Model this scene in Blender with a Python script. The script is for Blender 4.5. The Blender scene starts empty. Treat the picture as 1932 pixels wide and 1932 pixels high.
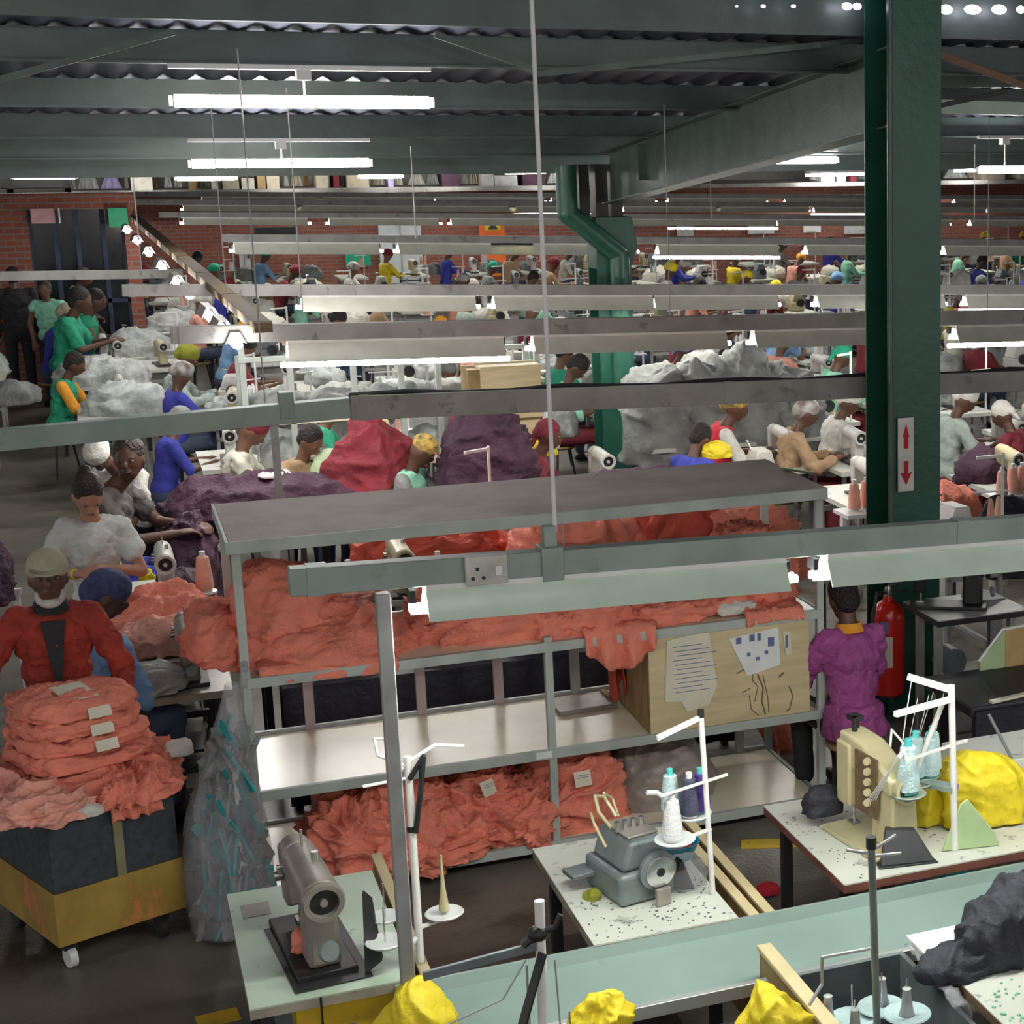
import bpy, math, random
from mathutils import Vector, Matrix, noise
C = bpy.context.scene.collection
R = math.radians
rnd = random.Random(7)
# ---------------------------------------------------------------- camera model
F, PX, PY, H, YH = 3300., 1717., 966., 3.7, 250.
PITCH = math.atan((PY - YH) / F); TH = R(25)
def ray(x, y):
    a = (x - PX) / F; b = (PY - y) / F
    dx, dy, dz = a, math.cos(PITCH) + b * math.sin(PITCH), -math.sin(PITCH) + b * math.cos(PITCH)
    c, s = math.cos(-TH), math.sin(-TH)
    return (dx * c - dy * s, dx * s + dy * c, dz)
def P(x, y, z):
    d = ray(x, y); t = (z - H) / d[2]
    return Vector((d[0] * t, d[1] * t, z))
def PV(x, y, v):
    d = ray(x, y); t = v / d[1]
    return Vector((d[0] * t, v, H + d[2] * t))
cam = bpy.data.objects.new('camera', bpy.data.cameras.new('camera')); C.objects.link(cam)
cam.data.sensor_width = 36; cam.data.lens = F / 1932 * 36
cam.data.shift_x = (966 - PX) / 1932
cam.location = (0, 0, H); cam.rotation_euler = (math.pi / 2 - PITCH, 0, -TH)
cam.data.clip_start = .05; cam.data.clip_end = 200
bpy.context.scene.camera = cam
# ---------------------------------------------------------------- materials
M = {}
def mat(name, col, rough=.6, metal=0, var=.12, scale=6, col2=None, bump=0, bscale=30, emit=0, alpha=1, stain=None, sscale=2.5, spos=.6, coords='Object', stretch=None, trans=0):
    m = bpy.data.materials.new(name); m.use_nodes = True
    nt = m.node_tree; b = nt.nodes['Principled BSDF']; L = nt.links.new
    b.inputs['Roughness'].default_value = rough; b.inputs['Metallic'].default_value = metal
    c = (*col, 1)
    tc = nt.nodes.new('ShaderNodeTexCoord'); mp = nt.nodes.new('ShaderNodeMapping')
    L(tc.outputs[coords], mp.inputs[0])
    if stretch: mp.inputs['Scale'].default_value = stretch
    n = nt.nodes.new('ShaderNodeTexNoise'); n.inputs['Scale'].default_value = scale; n.inputs['Detail'].default_value = 5
    L(mp.outputs[0], n.inputs[0])
    mx = nt.nodes.new('ShaderNodeMix'); mx.data_type = 'RGBA'
    c2 = col2 or tuple(max(0, x * (1 - var * 2.2)) for x in col)
    mx.inputs[6].default_value = c
    mx.inputs[7].default_value = (*c2, 1)
    rp = nt.nodes.new('ShaderNodeMapRange'); rp.inputs[1].default_value = .38; rp.inputs[2].default_value = .68
    L(n.outputs[0], rp.inputs[0]); L(rp.outputs[0], mx.inputs[0])
    out = mx.outputs[2]
    if stain:
        n2 = nt.nodes.new('ShaderNodeTexNoise'); n2.inputs['Scale'].default_value = sscale; n2.inputs['Detail'].default_value = 8; n2.inputs['Roughness'].default_value = .7
        L(mp.outputs[0], n2.inputs[0])
        r2 = nt.nodes.new('ShaderNodeMapRange'); r2.inputs[1].default_value = spos; r2.inputs[2].default_value = spos + .07
        L(n2.outputs[0], r2.inputs[0])
        m2 = nt.nodes.new('ShaderNodeMix'); m2.data_type = 'RGBA'; m2.inputs[7].default_value = (*stain, 1)
        L(out, m2.inputs[6]); L(r2.outputs[0], m2.inputs[0]); out = m2.outputs[2]
    L(out, b.inputs['Base Color'])
    if bump:
        n3 = nt.nodes.new('ShaderNodeTexNoise'); n3.inputs['Scale'].default_value = bscale; n3.inputs['Detail'].default_value = 4
        L(mp.outputs[0], n3.inputs[0])
        bp = nt.nodes.new('ShaderNodeBump'); bp.inputs['Strength'].default_value = bump; bp.inputs['Distance'].default_value = .03
        L(n3.outputs[0], bp.inputs['Height']); L(bp.outputs[0], b.inputs['Normal'])
    if emit:
        b.inputs['Emission Color'].default_value = c; b.inputs['Emission Strength'].default_value = emit
    if alpha < 1: b.inputs['Alpha'].default_value = alpha
    if trans: b.inputs['Transmission Weight'].default_value = trans
    M[name] = m
    return m
def brick(name, c1, c2, mortar, sc=1.):
    m = bpy.data.materials.new(name); m.use_nodes = True; nt = m.node_tree; b = nt.nodes['Principled BSDF']
    b.inputs['Roughness'].default_value = .85
    tc = nt.nodes.new('ShaderNodeTexCoord'); mp = nt.nodes.new('ShaderNodeMapping')
    mp.inputs['Rotation'].default_value = (R(90), 0, 0)
    t = nt.nodes.new('ShaderNodeTexBrick')
    t.inputs['Color1'].default_value = (*c1, 1); t.inputs['Color2'].default_value = (*c2, 1); t.inputs['Mortar'].default_value = (*mortar, 1)
    t.inputs['Scale'].default_value = 1; t.inputs['Brick Width'].default_value = .23; t.inputs['Row Height'].default_value = .085; t.inputs['Mortar Size'].default_value = .012
    nt.links.new(tc.outputs['Object'], mp.inputs[0]); nt.links.new(mp.outputs[0], t.inputs[0]); nt.links.new(t.outputs[0], b.inputs['Base Color'])
    M[name] = m
mat('floor_concrete', (.17,.155,.13), .38, var=.22, scale=1.6, bump=.15, bscale=40, stain=(.075,.062,.045), sscale=1.1, spos=.55)
mat('yellow_paint', (.75,.5,.02), .6, stain=(.2,.17,.12), sscale=9, spos=.6)
mat('roof_sheet', (.1,.105,.15), .42, .2, scale=2)
mat('purlin_green', (.095,.125,.12), .4, .1, var=.15, scale=3, bump=.05)
mat('green_paint', (.022,.105,.075), .3, 0, var=.1, scale=3, bump=.08, bscale=25, stain=(.04,.06,.045), sscale=3, spos=.62)
mat('rafter_green', (.085,.12,.11), .38, .1, var=.2, scale=5, bump=.1, bscale=20)
mat('brown_beam', (.3,.16,.1), .6)
mat('trunk_green', (.3,.37,.33), .45, .15, var=.1, scale=4, stain=(.22,.26,.23), sscale=6, spos=.62)
mat('trunk_grey', (.36,.35,.33), .55, .1, var=.12, scale=4, stain=(.2,.18,.17), sscale=6, spos=.6)
mat('reflector', (.6,.74,.62), .3, .0, var=.05)
mat('reflector_cream', (.62,.62,.54), .4, .1, var=.06)
mat('tube_glow', (1.,.98,.94), .4, var=0, emit=50)
mat('galv', (.42,.43,.43), .45, .35, var=.12, scale=8)
mat('galv_pink', (.5,.4,.42), .5, .2, var=.1, scale=8)
mat('rack_paint', (.47,.52,.48), .5, .1, var=.1, scale=5, stain=(.3,.33,.3), sscale=8, spos=.64)
mat('rack_top', (.46,.39,.36), .7, 0, var=.12, scale=3, stain=(.2,.17,.15), sscale=14, spos=.68, bump=.1)
mat('shelf_board', (.86,.79,.62), .27, var=.05, scale=2, stain=(.5,.44,.33), sscale=12, spos=.73)
mat('plywood', (.66,.54,.32), .6, var=.1, scale=3, stretch=(1,1,6), stain=(.5,.4,.24), sscale=6, spos=.7)
mat('wood_brown', (.36,.24,.1), .65, var=.2, scale=4, stretch=(1,8,1))
mat('wood_dark', (.17,.11,.055), .7, var=.2, scale=4, stretch=(1,6,6))
mat('paper', (.82,.84,.84), .8, var=.05)
mat('paper_cream', (.74,.7,.56), .8, var=.06, stain=(.62,.62,.58), sscale=30, spos=.58)
mat('paper_green', (.62,.8,.5), .7, var=.06)
mat('pencil', (.2,.16,.1), .8)
mat('ink_blue', (.16,.19,.36), .8)
mat('coral', (.84,.255,.175), .8, var=.08, scale=9, bump=.6, bscale=28)
mat('coral_deep', (.58,.085,.05), .75, var=.1, scale=7, bump=.4, bscale=25)
mat('coral_pale', (.9,.42,.33), .8, var=.08, scale=9, bump=.5, bscale=30)
mat('white_cloth', (.78,.76,.7), .8, var=.1, bump=.5)
mat('purple_cloth', (.05,.014,.036), .75, var=.15, bump=.6, bscale=25)
mat('grey_cloth', (.27,.28,.275), .8, var=.2, scale=5, bump=.7, bscale=15)
mat('silver_cloth', (.55,.58,.56), .6, var=.2, scale=6, bump=.6, bscale=20)
mat('navy_cloth', (.022,.022,.035), .7, var=.15, bump=.6, bscale=20)
mat('red_cloth', (.24,.022,.035), .8, var=.12, bump=.5)
mat('yellow_cloth', (.82,.64,.02), .6, var=.08, bump=.5, bscale=18)
mat('mint_cloth', (.3,.68,.5), .8, var=.1, bump=.3)
mat('green_cloth', (.02,.35,.2), .8, var=.1, bump=.3)
mat('teal_scrap', (.02,.36,.36), .7, var=.2)
mat('blue_cloth', (.05,.06,.42), .8, var=.1, bump=.3)
mat('sky_cloth', (.22,.4,.68), .8, var=.12, bump=.4)
mat('rust_red', (.36,.035,.02), .8, var=.15, scale=8, bump=.4)
mat('polo_white', (.72,.74,.72), .8, var=.08, bump=.3)
mat('black_cloth', (.02,.02,.024), .8, var=.1, bump=.3)
mat('denim', (.06,.08,.14), .8, var=.15, bump=.3)
mat('grey_shirt', (.1,.085,.085), .8, var=.12, bump=.3)
mat('tan_cloth', (.44,.29,.17), .8, var=.1, bump=.3)
mat('orange_cloth', (.85,.36,.03), .8, var=.1, bump=.3)
mat('pale_green_cloth', (.42,.5,.45), .8, var=.1, bump=.3)
mat('cream_cloth', (.66,.64,.54), .8, var=.1, bump=.3)
mat('magenta_cloth', (.36,.075,.27), .7, var=.14, scale=4, bump=.5)
mat('bright_red_cloth', (.68,.02,.05), .8, var=.1, bump=.3)
mat('maroon_cloth', (.2,.02,.035), .8, var=.1, bump=.3)
mat('olive_cloth', (.25,.27,.02), .8, var=.15, bump=.5)
mat('khaki_cloth', (.45,.4,.3), .8, var=.08, bump=.3)
mat('pattern_cloth', (.6,.38,.08), .8, col2=(.1,.1,.05), scale=22, bump=.2)
mat('hairnet_blue', (.07,.08,.2), .8, var=.2, scale=30, bump=.5)
mat('hairnet_silver', (.5,.48,.47), .4, col2=(.16,.12,.1), scale=12, bump=.4)
mat('skin_dark', (.11,.05,.032), .5, var=.06)
mat('skin_brown', (.17,.08,.05), .5, var=.06)
mat('skin_light', (.5,.25,.17), .5, var=.06)
mat('hair_black', (.018,.012,.012), .6, var=.2, scale=40, bump=.8, bscale=60)
mat('hair_brown', (.035,.018,.014), .55, var=.2, scale=40, bump=.8, bscale=60)
mat('beard', (.55,.52,.48), .9)
mat('eye_white', (.2,.17,.15), .3); mat('eye_dark', (.01,.008,.008), .2); mat('lips', (.11,.035,.03), .5)
mat('table_mint', (.46,.57,.46), .4, var=.05, scale=3, stain=(.2,.24,.2), sscale=5.5, spos=.6)
mat('table_white', (.66,.67,.61), .4, var=.05, scale=3, stain=(.3,.3,.27), sscale=9, spos=.585)
mat('table_edge_red', (.2,.07,.05), .7, var=.2)
mat('table_edge', (.33,.3,.24), .7, var=.2)
mat('tray_grey', (.24,.315,.295), .4, .1, var=.06, scale=1.5, stain=(.22,.28,.26), sscale=5, spos=.66)
mat('steel_bright', (.75,.78,.78), .3, .6, var=.06)
mat('dark_steel', (.035,.035,.04), .45, .3, var=.15)
mat('machine_taupe', (.3,.27,.24), .4, .25, var=.15, scale=6)
mat('machine_grey', (.2,.235,.25), .4, .2, var=.15, scale=8, stain=(.08,.09,.09), sscale=9, spos=.62)
mat('machine_cream', (.56,.5,.3), .4, .05, var=.08, scale=6, stain=(.3,.27,.17), sscale=8, spos=.64)
mat('machine_white', (.6,.58,.54), .45, .05, var=.15, scale=10)
mat('chrome', (.7,.7,.7), .2, .9, var=.02)
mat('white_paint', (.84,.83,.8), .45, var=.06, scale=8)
mat('white_plastic', (.78,.8,.8), .35, var=.03)
mat('pole_grey', (.2,.23,.22), .4, .3)
mat('black_plastic', (.014,.014,.016), .45)
mat('thread_aqua', (.55,.72,.74), .6, bump=.4, bscale=90); mat('thread_white', (.86,.86,.88), .6, bump=.4, bscale=90)
mat('thread_purple', (.08,.03,.24), .6, bump=.4, bscale=90); mat('thread_navy', (.06,.06,.11), .6, bump=.4, bscale=90)
mat('thread_coral', (.95,.5,.38), .6, bump=.4, bscale=90); mat('cone_aqua', (.1,.6,.58), .5)
mat('cart_slate', (.05,.06,.075), .8, var=.2, scale=30, bump=.3, bscale=60)
mat('cart_ochre', (.42,.27,.05), .65, var=.2, scale=5, stain=(.5,.2,.06), sscale=5, spos=.55, stretch=(1,1,.5))
mat('strap_olive', (.24,.22,.12), .8)
mat('rubber', (.02,.02,.02), .7)
mat('extinguisher_red', (.62,.02,.015), .25, var=.05)
mat('sign_white', (.78,.74,.72), .6); mat('sign_red', (.5,.01,.02), .6)
mat('sign_orange', (.85,.16,.02), .6, var=.05); mat('sign_yellow', (.85,.68,.05), .6); mat('sign_green', (.01,.32,.14), .6); mat('sign_pink', (.72,.4,.4), .6)
mat('door_white', (.6,.64,.64), .5, var=.05); mat('glass_dark', (.015,.02,.028), .15, var=.3, scale=1.5); mat('plaster', (.4,.39,.36), .8, var=.1)
mat('partition_green', (.42,.55,.3), .6, var=.1); mat('partition_tan', (.5,.33,.14), .6, var=.1)
mat('basin_teal', (.0,.22,.34), .4); mat('daylight', (.9,.88,1.), .5, var=0, emit=9)
mat('wire', (.38,.37,.37), .5, .3); mat('wire_white', (.8,.78,.8), .5)
mat('lilac_box', (.42,.38,.62), .6); mat('bench_black', (.03,.028,.035), .5, var=.2)
mat('plastic_film', (.5,.5,.54), .18, var=.1, alpha=.34, bump=.8, bscale=9)
mat('plastic_grey', (.4,.34,.31), .3, var=.15, alpha=.86, bump=.7, bscale=9)
brick('brick_red', (.3,.085,.05), (.22,.06,.04), (.2,.15,.13))
# ---------------------------------------------------------------- mesh builder
class MB:
    def __init__(s): s.v = []; s.f = []; s.m = []; s.cur = 0
    def add(s, vs, fs):
        o = len(s.v); s.v += [tuple(x) for x in vs]
        for f in fs: s.f.append(tuple(o + i for i in f)); s.m.append(s.cur)
        return s
    def box(s, c, d, rot=None):
        x, y, z = d[0] / 2, d[1] / 2, d[2] / 2
        vs = [Vector((i * x, j * y, k * z)) for i in (-1, 1) for j in (-1, 1) for k in (-1, 1)]
        if rot: 
            r = Matrix.Rotation(rot[2], 3, 'Z') @ Matrix.Rotation(rot[1], 3, 'Y') @ Matrix.Rotation(rot[0], 3, 'X')
            vs = [r @ v for v in vs]
        c = Vector(c)
        return s.add([v + c for v in vs], [(0,1,3,2),(4,6,7,5),(0,4,5,1),(2,3,7,6),(0,2,6,4),(1,5,7,3)])
    def bb(s, x0, x1, y0, y1, z0, z1): return s.box(((x0+x1)/2, (y0+y1)/2, (z0+z1)/2), (x1-x0, y1-y0, z1-z0))
    def cyl(s, a, b, r, r2=None, n=12, cap=True):
        a, b = Vector(a), Vector(b); r2 = r if r2 is None else r2
        d = (b - a); d = d.normalized() if d.length > 1e-9 else Vector((0,0,1))
        u = d.orthogonal().normalized(); w = d.cross(u); vs = []
        for i in range(n):
            t = 2 * math.pi * i / n; q = u * math.cos(t) + w * math.sin(t)
            vs += [a + q * r, b + q * r2]
        fs = [(2*i, 2*((i+1)%n), 2*((i+1)%n)+1, 2*i+1) for i in range(n)]
        if cap: fs += [tuple(2*i for i in range(n))[::-1], tuple(2*i+1 for i in range(n))]
        return s.add(vs, fs)
    def path(s, pts, r, n=8):
        for a, b in zip(pts, pts[1:]): s.cyl(a, b, r, n=n)
        for p in pts[1:-1]: s.ell(p, (r, r, r), 6, 8)
        return s
    def bar(s, a, b, w, h):
        a, b = Vector(a), Vector(b); d = (b - a).normalized()
        u = d.cross(Vector((0,0,1)))
        u = Vector((1,0,0)) if u.length < .01 else u.normalized()
        t = u.cross(d); vs = [p + u * i * w / 2 + t * j * h / 2 for p in (a, b) for i, j in ((-1,-1),(1,-1),(1,1),(-1,1))]
        return s.add(vs, [(3,2,1,0),(4,5,6,7),(0,1,5,4),(1,2,6,5),(2,3,7,6),(3,0,4,7)])
    def ell(s, c, r, nu=10, nv=14, rot=None):
        c = Vector(c); vs = []; fs = []
        for i in range(nu + 1):
            a = math.pi * i / nu - math.pi / 2
            for j in range(nv):
                t = 2 * math.pi * j / nv
                p = Vector((r[0] * math.cos(a) * math.cos(t), r[1] * math.cos(a) * math.sin(t), r[2] * math.sin(a)))
                vs.append((rot @ p if rot else p) + c)
        for i in range(nu):
            for j in range(nv):
                k = (j + 1) % nv; fs.append((i*nv+j, i*nv+k, (i+1)*nv+k, (i+1)*nv+j))
        return s.add(vs, fs)
    def lathe(s, prof, n=20, o=(0,0,0), axis=None):
        o = Vector(o); vs = []; fs = []; r = axis.to_track_quat('Z', 'Y').to_matrix() if axis else None
        for rr, z in prof:
            for j in range(n):
                t = 2 * math.pi * j / n; p = Vector((rr * math.cos(t), rr * math.sin(t), z))
                vs.append((r @ p if r else p) + o)
        for i in range(len(prof) - 1):
            for j in range(n):
                k = (j + 1) % n; fs.append((i*n+j, i*n+k, (i+1)*n+k, (i+1)*n+j))
        fs.append(tuple(range(n))[::-1]); fs.append(tuple((len(prof)-1)*n + j for j in range(n)))
        return s.add(vs, fs)
    def prism(s, poly, vec):      # polygon of 3d points extruded
        v = Vector(vec); n = len(poly); a = [Vector(p) for p in poly]
        return s.add(a + [p + v for p in a], [tuple(range(n))[::-1], tuple(range(n, 2*n))] + [(i, (i+1)%n, n+(i+1)%n, n+i) for i in range(n)])
    def build(s, name, m, parent=None, bevel=0, smooth=True, angle=35, origin=None):
        me = bpy.data.meshes.new(name)
        vs = s.v
        if origin is not None:
            o = Vector(origin); vs = [tuple(Vector(v) - o) for v in vs]
        me.from_pydata(vs, [], s.f)
        for k in (m if isinstance(m, (list, tuple)) else [m]): me.materials.append(M[k])
        if isinstance(m, (list, tuple)): me.polygons.foreach_set('material_index', s.m)
        me.update()
        import bmesh
        bm = bmesh.new(); bm.from_mesh(me); bmesh.ops.recalc_face_normals(bm, faces=bm.faces); bm.to_mesh(me); bm.free()
        if smooth:
            me.shade_smooth()
            try: me.set_sharp_from_angle(angle=R(angle))
            except Exception: pass
        ob = bpy.data.objects.new(name, me); C.objects.link(ob)
        if origin is not None: ob.location = origin
        if parent is not None: ob.parent = parent
        if bevel:
            b = ob.modifiers.new('bevel', 'BEVEL'); b.width = bevel; b.segments = 2; b.limit_method = 'ANGLE'; b.angle_limit = R(40)
        return ob
def tag(o, label=None, cat=None, group=None, kind=None):
    if label: o['label'] = label
    if cat: o['category'] = cat
    if group: o['group'] = group
    if kind: o['kind'] = kind
    return o
def struct(o): o['kind'] = 'structure'; return o
def thing(name, label, cat, loc=(0,0,0), rz=0, group=None):
    o = bpy.data.objects.new(name, None); C.objects.link(o); o.empty_display_size = .1
    o.location = loc; o.rotation_euler = (0, 0, rz)
    return tag(o, label, cat, group)
def kids(o): return [c for c in C.objects if c.parent == o]
def dup(root, loc, rz=None, label=None, group=None, mats=None, scale=None):
    r = root.copy(); C.objects.link(r); r.location = loc
    if rz is not None: r.rotation_euler = (0, 0, rz)
    if label: r['label'] = label
    if group: r['group'] = group
    if scale: r.scale = (scale,) * 3
    def rec(a, b):
        for ch in a.children:
            c = ch.copy(); C.objects.link(c); c.parent = b
            if mats:
                key = ch.name.split('.')[0]
                if key in mats:
                    c.material_slots[0].link = 'OBJECT'; c.material_slots[0].material = M[mats[key]]
            rec(ch, c)
    rec(root, r)
    return r
# ---------------------------------------------------------------- cloth
def nz(p): return noise.noise(p)
def crease(p, f, sd):
    """sharp-ridged, elongated folds in 0..1"""
    an = sd * 1.3 + 1.2 * nz(p * f * .25 + Vector((sd, 5, 2)))
    c, s = math.cos(an), math.sin(an)
    q = Vector((c * p.x - s * p.y, (s * p.x + c * p.y) * .45, p.z * .8)) * f + Vector((sd * 3.1, sd * 1.7, sd * .9))
    w = Vector((nz(q * .7), nz(q * .7 + Vector((9, 2, 4))), nz(q * .7 + Vector((3, 8, 1)))))
    a = 1 - min(abs(nz(q + w * 1.3)) * 2.4, 1); b = 1 - min(abs(nz(q * 2.3 + w * 2)) * 2.2, 1); e = 1 - min(abs(nz(q * 4.6 + w * 3)) * 2, 1)
    return a * a * .55 + b * b * .3 + e * .15
def mound(c, size, sd, amp=.05, f=5., nu=44, nv=80, exp=.8, rz=0, low=-.25, droop=0, fray=.12, layers=0):
    """crumpled heap of cloth: flattened dome with creases"""
    vs = []; fs = []; c = Vector(c); a, b, h = size
    rm = Matrix.Rotation(rz, 3, 'Z')
    def sp(x): return math.copysign(abs(x) ** exp, x)
    for i in range(nu + 1):
        la = low + (math.pi / 2 - low) * i / nu
        for j in range(nv):
            t = 2 * math.pi * j / nv
            ca = math.cos(la)
            p = Vector((a * sp(ca) * sp(math.cos(t)), b * sp(ca) * sp(math.sin(t)), h * sp(math.sin(la))))
            edge = 1 + fray * nz(Vector((math.cos(t) * 2.3, math.sin(t) * 2.3, sd * 5.3)))
            p.x *= edge; p.y *= edge
            p.z *= 1 + .3 * nz(Vector((p.x * 3.2, p.y * 3.2, sd * 2.7)))
            n = Vector((p.x / a / a, p.y / b / b, p.z / h / h + 1e-4)).normalized()
            k = crease(p, f, sd)
            d = amp * (k - .5)
            if layers: d += amp * .35 * math.sin(p.z * layers + 2 * nz(p * 4)) * (1 - abs(n.z))
            p += n * d
            if droop: p.z -= droop * max(0, (Vector((p.x / a, p.y / b)).length - .7)) 
            p.z = max(p.z, -h * .28 if not droop else -9)
            vs.append(rm @ p + c)
    for i in range(nu):
        for j in range(nv):
            k = (j + 1) % nv; fs.append((i*nv+j, i*nv+k, (i+1)*nv+k, (i+1)*nv+j))
    fs.append(tuple(range(nv))[::-1])
    m = MB(); m.add(vs, fs); return m
def heap(name, label, cat, c, size, m, sd, group=None, **kw):
    o = mound((0,0,0), size, sd, **kw).build(name, m, angle=180); o.location = c
    return tag(o, label, cat, group)
def drape(name, label, cat, a, b, drop, m, sd, over=.2, n=34, k=26, wave=.025, group=None, ragged=.15, back=None, taper=0):
    """cloth lying on an edge a-b (reaching back by `over`) and hanging down by `drop`"""
    a, b = Vector(a), Vector(b); e = (b - a); L = e.length; e = e / L
    bk = Vector(back) if back else Vector((-e.y, e.x, 0)); mb = MB(); vs = []; fs = []
    for i in range(n + 1):
        u = i / n
        dr = drop * (1 + ragged * 2 * nz(Vector((u * 5, sd, .3)))) * (1 - taper * abs(u - .5) * 1.7)
        for j in range(k + 1):
            t = j / k; s_ = t * (over + dr)
            uu = u + .05 * nz(Vector((t * 3, sd * 2, u * 2)))
            base = a + e * (uu * L)
            if s_ < over: p = base + bk * (over - s_) + Vector((0, 0, .012 + .03 * abs(nz(Vector((u * 7, s_ * 9, sd))))))
            else:
                q = (s_ - over); p = base - bk * (.012 + wave * (.6 + math.sin(u * 19 + sd + 3 * nz(Vector((u * 4, q * 3, sd)))))* min(1, q * 8)) - Vector((0, 0, q))
            vs.append(p)
    for i in range(n):
        for j in range(k): fs.append((i*(k+1)+j, i*(k+1)+j+1, (i+1)*(k+1)+j+1, (i+1)*(k+1)+j))
    mb.add(vs, fs); c = sum(vs, Vector()) / len(vs)
    o = mb.build(name, m, angle=180, origin=c)
    sm = o.modifiers.new('solid', 'SOLIDIFY'); sm.thickness = .008
    return tag(o, label, cat, group)
ORD = ['zeroth','first','second','third','fourth','fifth','sixth','seventh','eighth','ninth','tenth','eleventh','twelfth','thirteenth','fourteenth','fifteenth','sixteenth','seventeenth','eighteenth','nineteenth','twentieth']
# ================================================================ room shell
o = struct(MB().bb(-14, 34, -4, 48, -.1, 0).build('floor', 'floor_concrete', smooth=False))
# roof over this bay: corrugated sheet falling away from the camera
def zb(v): return 4.075 - .097 * (v - 10.9)
mb = MB(); vs = []; fs = []; n = 900
for i in range(n + 1):
    x = -14 + 46 * i / n; dz = .018 * math.sin(i * 1.57)
    vs += [(x, 10.26, zb(10.26) + .2 + dz), (x, 18.6, zb(18.6) + .2 + dz), (x, 18.6, zb(18.6) + .24), (x, 10.26, zb(10.26) + .24)]
for i in range(n): fs += [(4*i, 4*i+1, 4*i+5, 4*i+4), (4*i+3, 4*i+7, 4*i+6, 4*i+2)]
mb.add(vs, fs); struct(mb.build('ceiling', 'roof_sheet', angle=60))
mb = MB(); mb.bb(-14, 32, 18.6, 19.2, 3.33, 3.4); mb.bb(-14, 32, 18.6, 18.66, 3.28, 3.55)
struct(mb.build('trim_1', 'purlin_green', smooth=False))
for k, v in enumerate([10.9, 13.1, 15.25, 17.1]):
    mb = MB(); z = zb(v)
    mb.bb(-14, 32, v - .01, v + .01, z, z + .19); mb.bb(-14, 32, v - .075, v, z, z + .014); mb.bb(-14, 32, v, v + .07, z + .176, z + .19)
    struct(mb.build('trim_%d' % (k + 2), 'purlin_green', smooth=False))
struct(MB().bb(-14, 32, 10.22, 10.3, 4.28, 4.66).build('trim_8', 'purlin_green', smooth=False)); struct(MB().bb(-14, 32, -3, 10.22, 4.66, 4.7).build('ceiling_near', 'roof_sheet', smooth=False))
# next bay beyond the valley: roof rising again
mb = MB(); mb.add([(-14, 19.2, 3.5), (34, 19.2, 3.5), (34, 47, 5.6), (-14, 47, 5.6), (-14, 19.2, 3.6), (34, 19.2, 3.6), (34, 47, 5.7), (-14, 47, 5.7)], [(0,1,2,3),(4,5,6,7),(0,1,5,4),(2,3,7,6),(0,3,7,4),(1,2,6,5)])
struct(mb.build('ceiling_far', 'roof_sheet', smooth=False))
# walls
struct(MB().bb(-14, 34, 42.2, 42.4, 0, 2.36).build('wall_back', 'brick_red', smooth=False, origin=(0, 42.2, 0)))
struct(MB().bb(-14, 34, 45, 45.2, 2.3, 5.6).build('wall_back_upper', 'plaster', smooth=False))
struct(MB().bb(-14, 34, 41.9, 46, 2.36, 2.46).build('trim_9', 'trunk_grey', smooth=False))
struct(MB().bb(30, 30.2, 2, 45, 0, 5.5).build('wall_right', 'plaster', smooth=False))
# brick office block at the left
X0, X1 = PV(0, 450, 28).x, PV(240, 450, 28).x
xa, xb = PV(55, 450, 28).x, PV(236, 450, 28).x
zt, zo = PV(100, 366, 28).z, PV(100, 396, 28).z
mb = MB(); mb.bb(-9, xa, 28, 28.3, 0, zt); mb.bb(xa, xb, 28, 28.3, zo, zt); mb.bb(xa, xb, 28, 28.3, 0, .35); mb.bb(xb, X1 + .15, 28, 28.3, 0, zt)
struct(mb.build('wall_left', 'brick_red', smooth=False, origin=(0, 28, 0)))
mb = MB(); mb.bb(xa, xb, 28.5, 28.55, .35, zo); w1 = struct(mb.build('window_1', 'glass_dark', smooth=False))
mb = MB()
for t in (.0, .27, .5, .78, 1.): mb.bb(xa + (xb - xa) * t - .03, xa + (xb - xa) * t + .03, 28.4, 28.5, .35, zo)
mb.bb(xa, xb, 28.4, 28.5, 1.25, 1.31); mb.build('window_frame', 'denim', w1, smooth=False)
def board(name, label, cat, x0, y0, x1, y1, v, m, d=.03, group=None):
    a, b = PV(x0, y0, v), PV(x1, y1, v)
    o = MB().bb(min(a.x, b.x), max(a.x, b.x), v - d, v, min(a.z, b.z), max(a.z, b.z)).build(name, m, smooth=False, origin=((a.x+b.x)/2, v, (a.z+b.z)/2))
    return tag(o, label, cat, group)
board('notice_board', 'pale pink board in the left opening of the brick office', 'board', 57, 394, 105, 421, 27.95, 'sign_pink')
board('sign_board', 'blank green board hanging at the right corner of the brick office', 'sign', 203, 393, 243, 428, 27.9, 'sign_green')
board('upright_post', 'white upright beside the pink board in the office window', 'post', 109, 392, 115, 421, 27.9, 'white_paint')
# back wall doors, boards and banner
for k, (x0, y0, x1, y1) in enumerate([(712, 408, 800, 545), (450, 470, 476, 540)]):
    a, b = PV(x0, y0, 42.1), PV(x1, y1, 42.1)
    d = struct(MB().bb(a.x, b.x, 42.05, 42.15, 0, a.z).build('door_%d' % (k + 1), 'door_white', smooth=False))
    MB().bb((a.x+b.x)/2 - .015, (a.x+b.x)/2 + .015, 42.02, 42.05, 0, a.z).build('door_gap', 'galv', d, smooth=False)
    MB().bb((a.x+b.x)/2 + .06, (a.x+b.x)/2 + .1, 41.98, 42.05, .95, 1.1).build('door_handle', 'dark_steel', d, smooth=False)
ban = thing('banner', 'orange hanging safety banner with yellow warning triangle panel', 'banner', PV(930, 480, 41.9))
l0 = Vector(ban.location)
a, b = PV(903, 416, 41.9) - l0, PV(956, 520, 41.9) - l0
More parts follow.
